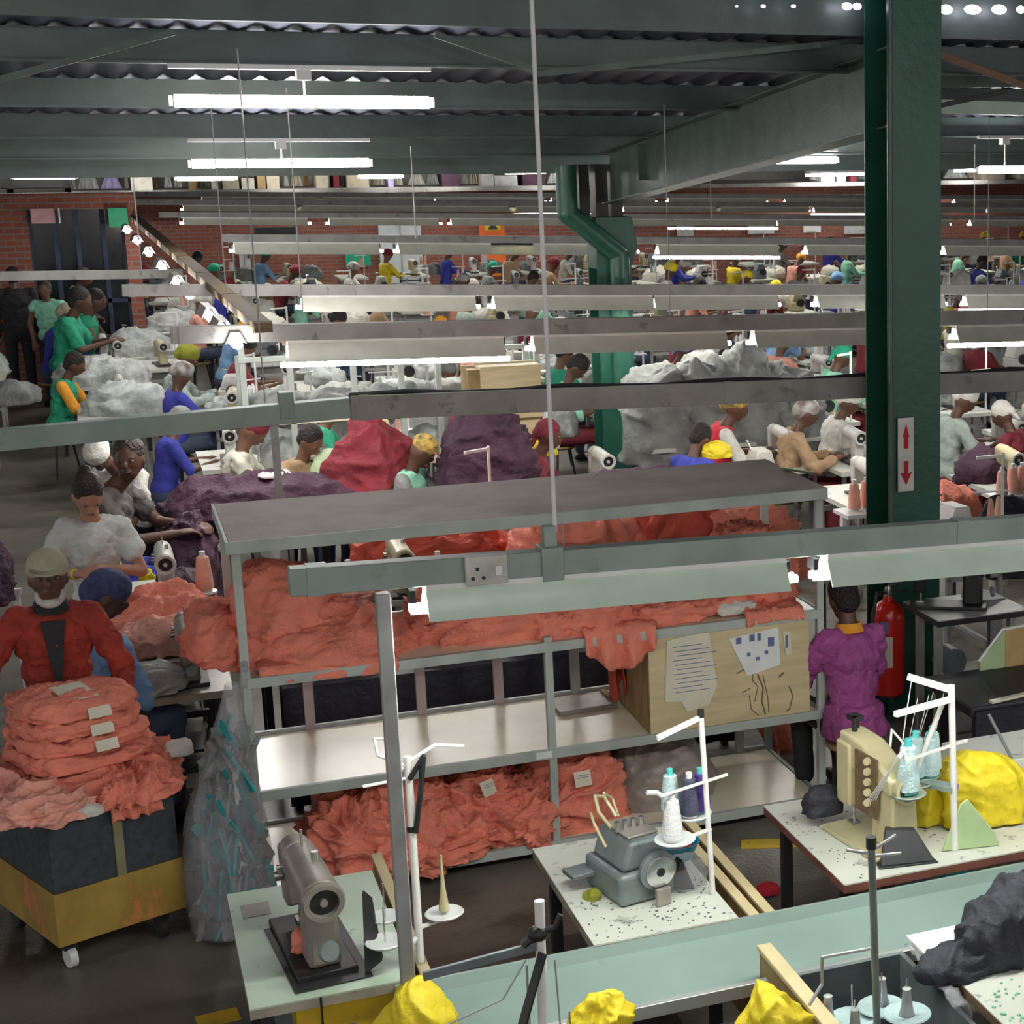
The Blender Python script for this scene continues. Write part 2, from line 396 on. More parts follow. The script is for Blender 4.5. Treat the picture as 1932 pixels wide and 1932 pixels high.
MB().bb(a.x, b.x, -.02, 0, b.z, a.z).build('cloth', 'sign_orange', ban, smooth=False)
a, b = PV(914, 419, 41.9) - l0, PV(944, 434, 41.9) - l0
MB().bb(a.x, b.x, -.04, -.02, b.z, a.z).build('warning_panel', 'sign_yellow', ban, smooth=False)
cx = (a.x + b.x) / 2; MB().prism([(cx - .13, -.05, b.z + .02), (cx + .13, -.05, b.z + .02), (cx, -.05, a.z - .02)], (0, .01, 0)).build('triangle', 'black_plastic', ban, smooth=False)
for lab, x0, y0, x1, y1, m in [('grey metal cabinet door on the brick wall right of the green column', 1276, 418, 1308, 445, 'galv'),
    ('large white notice board on the back wall right of centre', 1410, 410, 1460, 440, 'door_white'), ('pale sheet board on the back wall near the tall column', 1592, 402, 1650, 440, 'door_white'),
    ('small white poster on the back wall between two boards', 1515, 422, 1548, 438, 'paper'), ('small pale poster left of the rear green column', 1102, 418, 1122, 440, 'paper'),
    ('dark shutter panel low on the back wall, left of the white doors', 480, 430, 560, 470, 'glass_dark'), ('dark green shutter behind the left machine rows', 650, 466, 700, 500, 'green_cloth'),
    ('red panel on the back wall behind the green headscarf worker', 1390, 455, 1408, 500, 'red_cloth'), ('grey board leaning on the back wall beside the tall column', 1604, 448, 1645, 475, 'door_white'),
    ('long pale cupboard front on the back wall right of the orange banner', 1425, 455, 1470, 520, 'plaster')]:
    board('wall_board', lab, 'board', x0, y0, x1, y1, 42., m)
# upper level goods seen in the slot under the valley
cols = ['lilac_box','white_cloth','plaster','cream_cloth','maroon_cloth','galv','grey_cloth','khaki_cloth','polo_white','wood_brown','purple_cloth','paper']
cn = ['lilac','white','plain grey','cream','maroon','steel grey','dark grey','khaki','off-white','brown','dark purple','paper white']
x = 118; k = 0
while x < 1932:
    w = rnd.choice([12, 18, 26, 34, 44]); g = rnd.choice([0, 3, 8])
    if not (1660 < x < 1775 or 1130 < x < 1500):
        ci = rnd.randrange(len(cols)); h = rnd.choice([26, 34, 42])
        a, b = PV(x, 362 - h, 42.8), PV(x + w, 362, 42.8); rt = rnd.random() < .5
        nm = 'hanging_garment' if rt else 'storage_carton'
        mb = MB()
        if rt:
            n = 8; vs = []
            for i in range(n + 1):
                xx = a.x + (b.x - a.x) * i / n; yy = .05 * math.sin(i * 2.2)
                vs += [(xx, 42.8 + yy, 2.5), (xx * .5 + (a.x+b.x)/4 * 1., 42.8 + yy, a.z)] if False else [(xx, 42.8 + yy, 2.5), ((xx + (a.x+b.x)/2) / 2, 42.8 + yy, max(a.z, 2.75))]
            vs += [(q[0], q[1] + .1, q[2]) for q in vs]
            N = 2 * (n + 1); fs = []
            for i in range(n): fs += [(2*i, 2*i+2, 2*i+3, 2*i+1), (N+2*i, N+2*i+1, N+2*i+3, N+2*i+2), (2*i+1, 2*i+3, N+2*i+3, N+2*i+1), (2*i, N+2*i, N+2*i+2, 2*i+2)]
            fs += [(0, 1, N+1, N), (2*n, N+2*n, N+2*n+1, 2*n+1)]
            mb.add(vs, fs)
        else: mb.bb(a.x, b.x, 42.5, 43.2, 2.46, max(a.z, 2.7))
        o = mb.build(nm, cols[ci], smooth=False, origin=((a.x+b.x)/2, 42.8, 2.6))
        k += 1
        tag(o, '%s %s on the far upper level, %s from its left end' % (cn[ci], 'garment hanging' if rt else 'carton stored', (ORD[k] if k < 21 else 'number %d' % k)), 'garment' if rt else 'box', 'goods on the far upper level')
    x += w + g
# low shelf at the far left of the upper level
s = thing('upper_shelf', 'cream shelf unit above the brick office at far left', 'shelf', (PV(60, 350, 28).x, 28.9, zt))
MB().bb(-1.2, .5, -.2, .2, .0, .06).build('board', 'cream_cloth', s, smooth=False); MB().bb(-1.2, .5, -.2, .2, .2, .24).build('board', 'cream_cloth', s, smooth=False)
for q in (-1.15, -.3, .45): MB().bb(q - .04, q + .04, -.2, .2, 0, .42).build('upright', 'plaster', s, smooth=False)
# daylight gaps at the eave top right
for k, (x, w) in enumerate([(1440, 10), (1497, 10), (1598, 22), (1617, 20), (1390, 5), (1785, 30), (1835, 40), (1885, 36), (1926, 22)]):
    c = PV(x, 12 if k < 5 else 18, 10.1); r = w / 2 / 330.
    mb = MB(); mb.ell((0, 0, 0), (r, .01, min(r * .7, .03)), 6, 14); g = mb.build('trim_%d' % (20 + k), 'daylight'); g.location = c; struct(g)
# ---------------------------------------------------------------- columns and rafter
def column(label, X, Y, z1, w=.36, d=.36, extra=True):
    t = thing('steel_column', label, 'column', (X, Y, 0))
    MB().bb(-w/2, w/2, -d/2, -d/2 + .016, 0, z1).build('flange', 'green_paint', t, bevel=.003)
    MB().bb(-w/2, w/2, d/2 - .016, d/2, 0, z1).build('flange', 'green_paint', t, bevel=.003)
    MB().bb(-.008, .008, -d/2 + .016, d/2 - .016, 0, z1).build('web', 'green_paint', t)
    mb = MB(); mb.bb(-w/2 - .05, w/2 + .05, -d/2 - .05, d/2 + .05, 0, .02); mb.build('base_plate', 'green_paint', t)
    return t
cA = column('tall dark green steel column rising at the right, nearest the camera', 4.62, 10.02, 4.64)
for q in (-1, 1): MB().cyl((-.05, -.19, 0), (-.05, -.19, .01), .01).build('bolt', 'dark_steel', cA)
MB().cyl((-.17, -.2, .1), (-.17, -.2, 4.5), .012).build('conduit', 'purlin_green', cA)
cB = column('rear green steel column with bracket pipes left of centre-right', 4.63, 16.9, 2.9, .34, .34)
mb = MB(); mb.prism([(-.17, -.15, 2.9), (.2, -.15, 2.9), (.25, -.15, 2.62), (.17, -.15, 2.4), (-.17, -.15, 2.4)], (0, .3, 0)); mb.build('head_plate', 'green_paint', cB, bevel=.01)
mb = MB(); mb.cyl((.04, -.2, 2.55), (-.46, -.25, 2.95), .1, n=16); mb.cyl((-.46, -.25, 2.95), (-.46, -.25, 3.4), .1, n=16); mb.ell((-.46, -.25, 2.95), (.1, .1, .1)); mb.ell((.04, -.2, 2.55), (.1, .1, .1)); mb.cyl((.04, -.2, 2.55), (.04, -.2, 1.2), .1, n=16)
mb.build('downpipe', 'green_paint', cB)
mb = MB(); mb.bb(-.3, -.2, -.1, .1, 2.75, 3.4); mb.bb(-.14, -.02, -.1, .1, 2.8, 3.4); mb.bb(.02, .13, -.08, .08, 2.8, 3.4); mb.build('bracket_post', 'black_plastic', cB)
r = thing('rafter', 'long tapered green steel rafter falling from near column to rear column', 'beam', (4.62, 10, 3.9))
def raf(y, z): return (y - 10, z - 3.9)
y0, y1, z0b, z0t, z1b, z1t = 9.9, 16.7, 3.76, 4.23, 3.04, 3.52
MB().prism([(-.006, y0-10, z0b-3.9), (-.006, y1-10, z1b-3.9), (-.006, y1-10, z1t-3.9), (-.006, y0-10, z0t-3.9)], (.012, 0, 0)).build('web', 'rafter_green', r)
MB().prism([(-.1, y0-10, z0b-3.915), (-.1, y1-10, z1b-3.915), (-.1, y1-10, z1b-3.9), (-.1, y0-10, z0b-3.9)], (.2, 0, 0)).build('lower_flange', 'rafter_green', r, bevel=.002)
MB().prism([(-.1, y0-10, z0t-3.915), (-.1, y1-10, z1t-3.915), (-.1, y1-10, z1t-3.9), (-.1, y0-10, z0t-3.9)], (.2, 0, 0)).build('upper_flange', 'rafter_green', r, bevel=.002)
MB().prism([(-.08, 5.5, -.62), (-.08, 5.5, -.3), (-.08, 5.52, -.3), (-.08, 5.52, -.62)], (.16, 0, 0)).build('stiffener', 'rafter_green', r)
# beams right of the tall column
for lab, (xa_, ya_), (xb_, yb_), v, hh, m in [('orange brown beam under the roof right of the tall column', (1760, 112), (1990, 112), 11.5, .12, 'brown_beam'), ('green grey beam below the brown one, right of the tall column', (1760, 150), (1990, 150), 11.7, .11, 'rafter_green'), ('pale beam right of the tall column near the roof', (1760, 200), (1990, 207), 12.1, .1, 'reflector')]:
    a, b = PV(xa_, ya_, v), PV(xb_, yb_, v); tag(MB().bar(a, b, .08, hh).build('roof_beam', m, bevel=.003, origin=a), lab, 'beam')
a, b = PV(1740, 92, 10.6), PV(1960, 172, 10.6); tag(MB().bar(a, b, .04, .04).build('brace_rod', 'brown_beam', origin=a), 'thin reddish diagonal brace right of the tall column', 'brace')
a, b = PV(1770, 200, 10.5), PV(1900, 172, 10.5); tag(MB().bar(a, b, .03, .03).build('brace_rod', 'black_plastic', origin=a), 'thin black rod rising right from the tall column', 'brace')
for lab, p, q in [('faint diagonal roof brace at the top left', (0, 150), (330, 60)), ('faint diagonal roof brace crossing near the white hanging conduit', (820, 65), (1010, 130)), ('faint diagonal roof brace under the near purlin at right', (1010, 140), (1640, 75))]:
    a, b = PV(p[0], p[1], 10.5), PV(q[0], q[1], 10.5); tag(MB().bar(a, b, .035, .035).build('brace_rod', 'rafter_green', origin=a), lab, 'brace')
# sign and extinguisher on the near column
sg = thing('arrow_sign', 'tall white sign with two red arrows on the green column', 'sign', (4.55, 9.825, 1.72))
MB().bb(-.055, .055, -.008, 0, -.235, .235).build('panel', 'sign_white', sg, bevel=.002)
def arrow(dz, up, h):
    s = 1 if up else -1; return MB().prism([(-.016, -.011, dz - s*.07), (.016, -.011, dz - s*.07), (.016, -.011, dz + s*.01), (.04 if not up else .024, -.011, dz + s*.0), (0, -.011, dz + s*.085), (-.04 if not up else -.024, -.011, dz + s*.0), (-.016, -.011, dz + s*.01)], (0, .003, 0))
arrow(.11, True, 0).build('arrow', 'sign_red', sg, smooth=False); arrow(-.11, False, 0).build('arrow', 'sign_red', sg, smooth=False)
ex = thing('fire_extinguisher', 'large red fire extinguisher hanging on the green column', 'fire extinguisher', (4.36, 9.68, .22))
MB().lathe([(.09,0),(.105,.015),(.108,.05),(.108,.5),(.1,.55),(.07,.59),(.035,.61),(.03,.64)], 28).build('cylinder', 'extinguisher_red', ex)
MB().lathe([(.022,.63),(.026,.66),(.02,.7)], 14).build('valve', 'chrome', ex)
mb = MB(); mb.bar((0,0,.69), (.12,-.02,.73), .025, .01); mb.bar((0,0,.67), (.11,-.02,.66), .02, .008); mb.build('handle', 'black_plastic', ex)
MB().path([(0,0,.66),(-.1,-.06,.68),(-.14,-.07,.5),(-.13,-.06,.2)], .011).build('hose', 'black_plastic', ex)
def arcpanel(r, a0, a1, z0, z1, n=8):
    m = MB(); vs = []
    for i in range(n + 1):
        a = R(a0 + (a1 - a0) * i / n)
        for rr in (r, r + .002): vs += [(rr*math.cos(a), rr*math.sin(a), z0), (rr*math.cos(a), rr*math.sin(a), z1)]
    fs = []
    for i in range(n): 
        k = 4 * i; fs += [(k+2, k+6, k+7, k+3), (k, k+1, k+5, k+4), (k+1, k+3, k+7, k+5), (k, k+4, k+6, k+2)]
    fs += [(0,2,3,1), (4*n, 4*n+1, 4*n+3, 4*n+2)]
    return m.add(vs, fs)
arcpanel(.109, 215, 262, .2, .4).build('label_sheet', 'paper_cream', ex); arcpanel(.109, 222, 248, .42, .5).build('label_patch', 'ink_blue', ex)
# ================================================================ trunking with lamps
def tube_lamp(label, a, length, ang=0, refl='reflector', group=None, tilt=0, scale=1., show_tube=.05, double=False, low=0):
    """tube lamp: trapezoid reflector open downwards with a fluorescent tube; a = left end under the trunking"""
    t = thing('tube_lamp', label, 'lamp', a, ang, group)
    t.rotation_euler = (0, -tilt, ang); L = length; w0, w1, h = .035 * scale, .085 * scale, .1 * scale
    mb = MB(); pr = [(-w1, -h), (-w0, -.02), (-w0, 0), (w0, 0), (w0, -.02), (w1, -h), (w1 - .004, -h), (w0 - .006, -.026), (-w0 + .006, -.026), (-w1 + .004, -h)]
    mb.prism([(0, y, z) for y, z in pr], (L, 0, 0)); mb.build('reflector', refl, t)
    MB().bb(.0, L, -w0 - .002, w0 + .002, -.012, .006).build('batten_stripe', 'white_paint', t, bevel=.002)  # white strip added as the bright light line along the reflector top
    for q in ((-.018, .018) if double else (0,)):
        MB().cyl((-show_tube, q, -.075 * scale - low), (L + show_tube, q, -.075 * scale - low), .014 * scale, n=8).build('fluorescent_tube', 'tube_glow', t)
    for xx in (-show_tube, L): MB().bb(xx - .004, xx + show_tube * .3, -.03, .03, -.05 * scale, -.01).build('lamp_holder', 'dark_steel' if scale > .9 else 'galv', t)
    return t
def trunking(label, a, b, h, w=.06, m='trunk_green', group='suspended trunking runs'):
    a, b = Vector(a), Vector(b); t = thing('trunking', label, 'cable trunking', a, 0, group); b = b - a
    MB().bar((0,0,0), b, w, h).build('channel', m, t, bevel=.003)
    d = b.normalized(); n = int(b.length / 2.2) + 1
    for i in range(n): 
        c = d * (.05 + i * 2.2)
        MB().bar(c, c + d * .05, w + .006, h + .006).build('joint_cover', m, t)
    return t
def hanger(label, x, v, z0, z1=None, r=.004, m='wire', lean=0, group='hanging wires'):
    z1 = z1 if z1 is not None else (zb(v) + .02 if 10.3 < v < 18.6 else (4.66 if v < 10.3 else 3.5))
    return tag(MB().cyl((0, 0, 0), (lean, 0, z1 - z0), r, n=8).build('hanging_wire', m, origin=None), label, 'wire', group), (x, v, z0)
def hang(*a, **k):
    o, l = hanger(*a, **k); o.location = l; return o
# row 1, nearest
A, B = PV(545, 1097, 5.45), PV(2050, 985, 5.45); B.z = A.z + (B.z - A.z)
tr1 = trunking('nearest grey green trunking crossing in front of the shelving', A, B, .085, .06)
dirn = (B - A).normalized(); tl = math.atan2(dirn.z, dirn.x)
def on(t, dz=0): return A + dirn * t + Vector((0, 0, dz))
xl = PV(800, 1100, 5.45).x - A.x
tube_lamp('left lamp under the nearest trunking, above the coral shelf', on(xl, -.043), 1.2, tilt=tl, show_tube=.045, double=True)
x2 = PV(1555, 1060, 5.45).x - A.x
tube_lamp('right lamp under the nearest trunking, beside the tall column', on(x2, -.043), 1.2, tilt=tl, show_tube=.045, double=True)
tube_lamp('lamp under the nearest trunking at the right picture edge', on(x2 + 1.5, -.043), 1.2, tilt=tl, show_tube=.045)
sk = thing('socket_outlet', 'cream double power socket on the nearest trunking', 'socket', on(PV(912,1075,5.45).x - A.x) + Vector((0, -.032, 0)))
MB().bb(-.065, .065, -.03, 0, -.045, .05).build('plate', 'machine_white', sk, bevel=.004)
mb = MB()
for q in ((-.03,.01),(-.045,-.02),(-.012,-.02)): mb.cyl((q[0], -.032, q[1]), (q[0], -.029, q[1]), .006)
mb.build('pin_hole', 'black_plastic', sk); MB().bb(.025, .045, -.036, -.03, -.015, .015).build('switch', 'white_plastic', sk)
xb_ = PV(1037, 1030, 5.45).x - A.x
br = thing('hanger_bracket', 'green grey clamp holding the nearest trunking to its wire', 'bracket', on(xb_))
MB().bb(-.035, .035, -.04, .04, -.055, .055).build('clamp', 'trunk_green', br, bevel=.003); MB().bb(-.02, .02, -.02, .02, .055, .12).build('stem', 'trunk_green', br)
hang('bright white conduit dropping from the roof to the nearest trunking', on(xb_).x + .02, 5.45, on(xb_).z + .1, r=.007, m='wire_white')
hang('thin wire just right of the white conduit bracket', on(xb_).x + .045, 5.45, on(xb_).z - .03, on(xb_).z + .13, r=.002)
p = PV(722, 1130, 5.45)
ps = thing('trunking_post', 'galvanised square post holding the left end of the nearest trunking', 'post', (p.x, 5.45, 0))
MB().bb(-.022, .022, -.022, .022, 0, p.z + .02).build('upright', 'galv', ps, bevel=.004); MB().bb(-.07, .07, -.07, .07, 0, .012).build('foot_plate', 'galv', ps)
# row 2 (thick plain trunking with slumped cover)
v = 10.4; A2, B2 = PV(-90, 838, v), PV(660, 768, v); C2 = PV(2050, 712, v)
trunking('pale green trunking crossing the left half behind the shelving', A2, B2, .115, .09, 'trunk_green')
t2 = trunking('grey brown trunking crossing the right half behind the shelving', B2, C2, .14, .11, 'trunk_grey')
mb = MB(); pts = [B2 + (C2 - B2) * (i / 16) + Vector((0, -.02, .07 + .012 * math.sin(i * 1.9))) for i in range(17)]
mb.path(pts, .016, 6).build('cable_bundle', 'black_cloth', origin=None); cb = C.objects[-1] if False else None
o = [q for q in C.objects if q.name.startswith('cable_bundle')][0]; tag(o, 'dark cable bundle lying along the grey brown trunking', 'cable')
for lab, x, yt, yb, vv in [('white post below the pale green trunking, left one', 540, 740, 800, v)]:
    a = PV(x, 765, vv); tag(MB().bb(-.04, .04, -.05, .05, -.07, .08).build('joint_box', 'trunk_green', bevel=.004), 'green joint box where pale green trunking meets the grey one', 'box').location = a
a = PV(516, 790, v + .02); q = tag(MB().bb(-.02, .02, -.02, .02, 0, a.z).build('trunking_post', 'galv', bevel=.003), 'galvanised post behind the shelf unit holding the pale green trunking', 'post'); q.location = (a.x, v + .02, 0)
# rows further back: each trunking carries reflector lamps
ROWS = []
def row(idx, v, xs, ys, xe, ye, lamps, h=.1, m='trunk_grey', refl='reflector_cream', wires=()):
    a, b = PV(xs, ys, v), PV(xe, ye, v); nm = ORD[idx]
    trunking('%s suspended grey trunking counted from the camera' % nm, a, b, h, .07, m)
    d = (b - a); L = d.length; d.normalize(); tl = math.atan2(d.z, d.x)
    for i, (x0, ln) in enumerate(lamps):
        p0 = PV(x0, ys + (ye - ys) * (x0 - xs) / (xe - xs), v); p0 = a + d * (p0.x - a.x)
        tube_lamp('%s lamp from the left under the %s trunking' % (ORD[i + 1], nm), p0 + Vector((0, 0, -h / 2)), ln, tilt=tl, refl=refl, group='lamps under the rear trunking', show_tube=.05, scale=1.3 if idx < 6 else 1.05, low=.07 if (idx, i) in ((3, 0), (3, 3), (4, 4), (5, 3), (6, 4), (7, 3), (7, 6), (8, 5)) else 0)
    ROWS.append((idx, v, a, b))
row(3, 12.9, 322, 632, 1990, 596, [(540, 1.5), (1003, 1.5), (1420, 1.5), (1800, 1.3)], h=.12)
row(4, 16.2, 230, 548, 1990, 546, [(568, 1.5), (930, 1.5), (1232, 1.25), (1540, 1.4), (1820, 1.2)], h=.1)
row(5, 21.5, 420, 449, 1990, 458, [(440, 1.6), (750, 1.6), (925, 1.8), (1240, 1.6), (1520, 1.5), (1780, 1.5)], h=.09)
row(6, 27.5, 300, 405, 1990, 411, [(345, 1.7), (620, 1.6), (850, 1.8), (1060, 1.8), (1265, 1.8), (1465, 1.7), (1640, 1.5), (1830, 1.6)], h=.08)
row(7, 34, 250, 381, 1990, 388, [(345, 2), (560, 2), (770, 2), (960, 2), (1175, 2), (1350, 2), (1535, 2), (1700, 2), (1860, 2)], h=.1)
row(8, 39.5, 250, 366, 1990, 372, [(380, 2.4), (600, 2.4), (820, 2.4), (1040, 2.4), (1260, 2.4), (1480, 2.4), (1800, 2.4)], h=.1)
a, b = PV(-60, 522, 19.5), PV(345, 516, 19.5); trunking('short grey trunking crossing in front of the brick office', a, b, .09, .06, 'trunk_grey')
# trunking running away from the camera at the left
a = PV(497, 618, 12.6); b = PV(222, 384, 33); dv = b - a
trd = trunking('dark trunking running away diagonally toward the brick office', a, b, .07, .12, 'wood_dark')
for i, t in enumerate([.012, .05, .1, .2, .26, .36, .47, .58, .7, .82, .93]):
    p = a + dv * t; q = thing('tube_lamp', '%s lamp from the near end of the diagonal trunking' % ORD[i + 1], 'lamp', p + Vector((-.16, 0, -.05)), math.atan2(dv.y, dv.x), 'lamps on the diagonal trunking')
    MB().prism([(0, y_, z_) for y_, z_ in [(-.07,-.08),(-.03,0),(.03,0),(.07,-.08),(.064,-.08),(.026,-.006),(-.026,-.006),(-.064,-.08)]], (.5, 0, 0)).build('reflector', 'machine_taupe', q)
    MB().cyl((-.1, 0, -.075), (.55, 0, -.075), .035, n=8).build('fluorescent_tube', 'tube_glow', q)
# roof lamps
def roof_lamp(label, x0, x1, y, v, up=True):
    a, b = PV(x0, y, v), PV(x1, y, v); t = thing('roof_lamp', label, 'lamp', (a + b) / 2, 0, 'bare tube lamps under the roof'); L = (b.x - a.x) / 2
    MB().cyl((-L + .02, 0, 0), (L - .02, 0, 0), .036, n=10).build('fluorescent_tube', 'tube_glow', t)  # tube radius enlarged so its shape stands for the glare
    zz = zb(v) - t.location.z if v < 16 else .12
    MB().bb(-L, L, -.03, .03, zz - .035, zz - .005).build('batten_stripe', 'white_paint', t, bevel=.003)
    for q in (-L, L): MB().bb(q - .01, q + .01, -.02, .02, -.03, .03).build('lamp_holder', 'white_paint', t)
    MB().cyl((0, 0, .02), (0, 0, zz - .05), .006, n=6).build('drop_rod', 'wire', t)
    MB().bb(-.04, .04, -.035, .035, zz - .09, zz - .035).build('junction_box', 'white_paint', t)
    return t
for i, (x, v) in enumerate([(-1.8, 5.5), (1.6, 1.5), (5.2, 4.0)]):
    t = thing('roof_lamp', '%s roof lamp above the near benches, out of view overhead' % ORD[i + 1], 'lamp', (x, v, 4.5), 0, 'bare tube lamps under the roof')
    MB().cyl((-.73,0,0),(.73,0,0),.028,n=10).build('fluorescent_tube','tube_glow',t); MB().bb(-.75,.75,-.04,.04,.1,.16).build('batten_stripe','white_paint',t); MB().bb(-.76,-.73,-.02,.02,-.03,.1).build('lamp_holder','white_paint',t); MB().bb(.73,.76,-.02,.02,-.03,.1).build('lamp_holder','white_paint',t)
roof_lamp('largest bare tube lamp high at the upper left', 322, 815, 192, 10.82)
roof_lamp('second bare tube lamp below the largest at left', 357, 700, 308, 15.17)
roof_lamp('bare tube lamp under the rafter right of the rear column', 1437, 1580, 302, 16.9)
roof_lamp('bare tube lamp right of the tall column at the picture edge', 1845, 1945, 320, 15)
roof_lamp('small bare tube lamp above the brick office', 22, 145, 331, 19)
roof_lamp('small bare tube lamp left of centre under the valley', 330, 446, 334, 19.5)
roof_lamp('tiny bare tube lamp just right of the second lamp', 675, 760, 331, 22)
roof_lamp('tiny bare tube lamp beside the white conduit', 950, 1030, 323, 22)
for i, (x0, x1, y) in enumerate([(40, 110, 318), (240, 300, 316), (500, 590, 315), (700, 760, 316), (800, 880, 316), (1000, 1060, 317), (1520, 1600, 330), (1600, 1650, 328), (1800, 1860, 322)]):
    a, b = PV(x0, y, 41.6), PV(x1, y, 41.6); t = thing('roof_lamp', '%s added small lamp from the left, brightening the far upper bay' % ORD[i + 1], 'lamp', (a + b) / 2, 0, 'added lamps in the far upper bay'); L = (b.x - a.x) / 2
    MB().cyl((-L, 0, 0), (L, 0, 0), .035, n=8).build('fluorescent_tube', 'tube_glow', t); MB().bb(-L, L, -.05, .05, .06, .1).build('batten_stripe', 'white_paint', t); MB().cyl((0,0,.1),(0,0,1.),.01).build('hanger_rod','galv',t)  # tubes added to brighten the goods on the far upper level
for i, (x, yt, yb, v, z0) in enumerate([(500, 0, 760, 10.4, None), (572, 130, 600, 12.1, None), (430, 240, 590, 12.9, None), (1265, 180, 620, 12.9, None), (1863, 185, 600, 12.9, None), (268, 280, 520, 19.4, None), (785, 280, 450, 16.2, None), (1342, 330, 420, 16.2, None), (1838, 300, 420, 16.2, None)]):
    p = PV(x, yb, v)
    hang('%s thin vertical hanger wire, counted from the left' % ORD[[3,4,2,6,8,1,5,7,9][i] if False else [3,4,2,6,9,1,5,7,8][i]], p.x, v, p.z, r=.004 if v < 13 else .006)
# ================================================================ shelf unit in the middle
RX0, RX1, RY0, RY1 = .5, 3.43, 8.5, 9.38
rk = thing('storage_rack', 'long steel shelf unit with four boards, holding coral garments', 'shelving', (RX0, RY0, 0))
W_, D_ = RX1 - RX0, RY1 - RY0
for x in (0, 1.44, W_): MB().bb(x - .02, x + .02, 0, .04, 0, 1.83 if x != 1.44 else 1.2).build('post', 'rack_paint', rk, bevel=.003)
for x in (0, W_): MB().bb(x - .02, x + .02, D_ - .04, D_, 0, 1.83).build('post', 'rack_paint', rk, bevel=.003)
for i, x in enumerate((.35, .93, 1.35, 1.78, 2.3, 2.75)):
    MB().bb(x - .025, x + .025, D_ - .03, D_, .0, 1.17).build('rear_upright', 'galv' if i in (3, 4, 5) else 'galv_pink', rk)
mb = MB(); mb.bb(-.03, W_ + .03, -.03, D_ + .02, 1.83, 1.85); mb.build('top_board', 'rack_top', rk, bevel=.003)
mb = MB(); mb.bb(-.03, W_ + .03, -.045, -.03, 1.79, 1.85); mb.bb(-.045, -.03, -.045, D_ + .02, 1.79, 1.85); mb.build('top_rim', 'rack_paint', rk, bevel=.002)
for z in (1.17, .6, .1):
    MB().bb(.02, W_ - .02, .02, D_ - .03, z - .012, z).build('shelf_board', 'shelf_board', rk)
    MB().bb(.0, W_, -.01, .02, z - .045, z + .005).build('shelf_rail', 'rack_paint', rk, bevel=.002)
    MB().bb(.0, W_, D_ - .02, D_ + .005, z - .03, z + .02).build('shelf_rail', 'galv', rk, bevel=.002)
    for x in (0, W_): MB().bb(x - .01, x + .01, .04, D_ - .04, z - .045, z).build('side_rail', 'rack_paint', rk)
mb = MB(); mb.bb(1.35, 1.43, -.013, -.01, .565, .6); mb.build('shelf_label', 'paper', rk)
# plywood cupboard on the middle board
bx = thing('plywood_cupboard', 'cream plywood cupboard with brown side on the middle shelf', 'cupboard', (2.46, 8.5, .605))
MB().bb(0, .9, 0, .015, 0, .54).build('front_panel', 'plywood', bx, bevel=.003)
MB().bb(0, .015, .015, .8, 0, .52).build('side_panel', 'wood_brown', bx); MB().bb(.885, .9, .015, .8, 0, .52).build('side_panel', 'plywood', bx)
MB().bb(0, .9, .8, .815, 0, .52).build('back_panel', 'plywood', bx)
MB().bb(.015, .885, .015, .8, .0, .015).build('bottom_panel', 'plywood', bx)
def squig(pts, r=.003): MB().path([(x, -.001, z) for x, z in pts], r, 5).build('pencil_line', 'pencil', bx)
squig([(.48,.27),(.52,.285),(.55,.28)]); squig([(.58,.3),(.57,.22),(.6,.18),(.58,.1)]); squig([(.6,.25),(.63,.17),(.62,.1),(.64,.02)], .005); squig([(.63,.24),(.655,.12),(.66,.03)])
squig([(.55,.14),(.56,.06),(.6,.02)]); squig([(.78,.16),(.8,.1),(.78,.03),(.76,.02)], .004); squig([(.72,.22),(.75,.24)], .006); squig([(.51,.16),(.56,.18)])
def sheet(name, label, cat, poly, m, marks=None, at=None):
    c = Vector((bx.location.x, 8.5, .605)); o = thing(name, label, cat, c)
    MB().prism([(x, -.006, z) for x, z in poly], (0, .003, 0)).build('sheet', m, o, smooth=False)
    if marks:
        mb = MB()
        for x, z, w_, h_ in marks: mb.bb(x, x + w_, -.0075, -.006, z, z + h_)
        mb.build('print', 'ink_blue', o, smooth=False)
    return o
sheet('paper_note', 'large handwritten cream paper taped on the plywood cupboard', 'paper', [(.1,.5),(.33,.53),(.37,.22),(.32,.12),(.2,.1),(.17,.16),(.08,.17)], 'paper_cream', [(.13 + .01 * (i % 3), .46 - .025 * i, .16 + .03 * ((i * 7) % 3), .0035) for i in range(11)])
sheet('paper_note', 'white printed sheet with folded corner taped at the cupboard right', 'paper', [(.44,.47),(.72,.5),(.73,.29),(.54,.25)], 'paper', [(.48,.435,.03,.035),(.555,.44,.03,.04),(.6,.44,.02,.04),(.66,.4,.035,.05)] + [(.54 + .05 * i, .36 - .03 * (i % 2), .02, .02) for i in range(3)])
sheet('paper_note', 'narrow cream strip with marks at the cupboard right edge', 'paper', [(.745,.47),(.79,.47),(.795,.34),(.76,.34)], 'paper_cream', [(.76,.38,.015,.07)])
q = thing('wood_tray', 'flat grey wooden board lying on middle shelf beside plywood cupboard', 'board', (2.1, 9.0, .602), R(2))
MB().bb(0, .33, 0, .24, 0, .025).build('board', 'machine_taupe', q, bevel=.002); MB().bb(.3, .33, 0, .24, .025, .04).build('edge_strip', 'wood_brown', q)
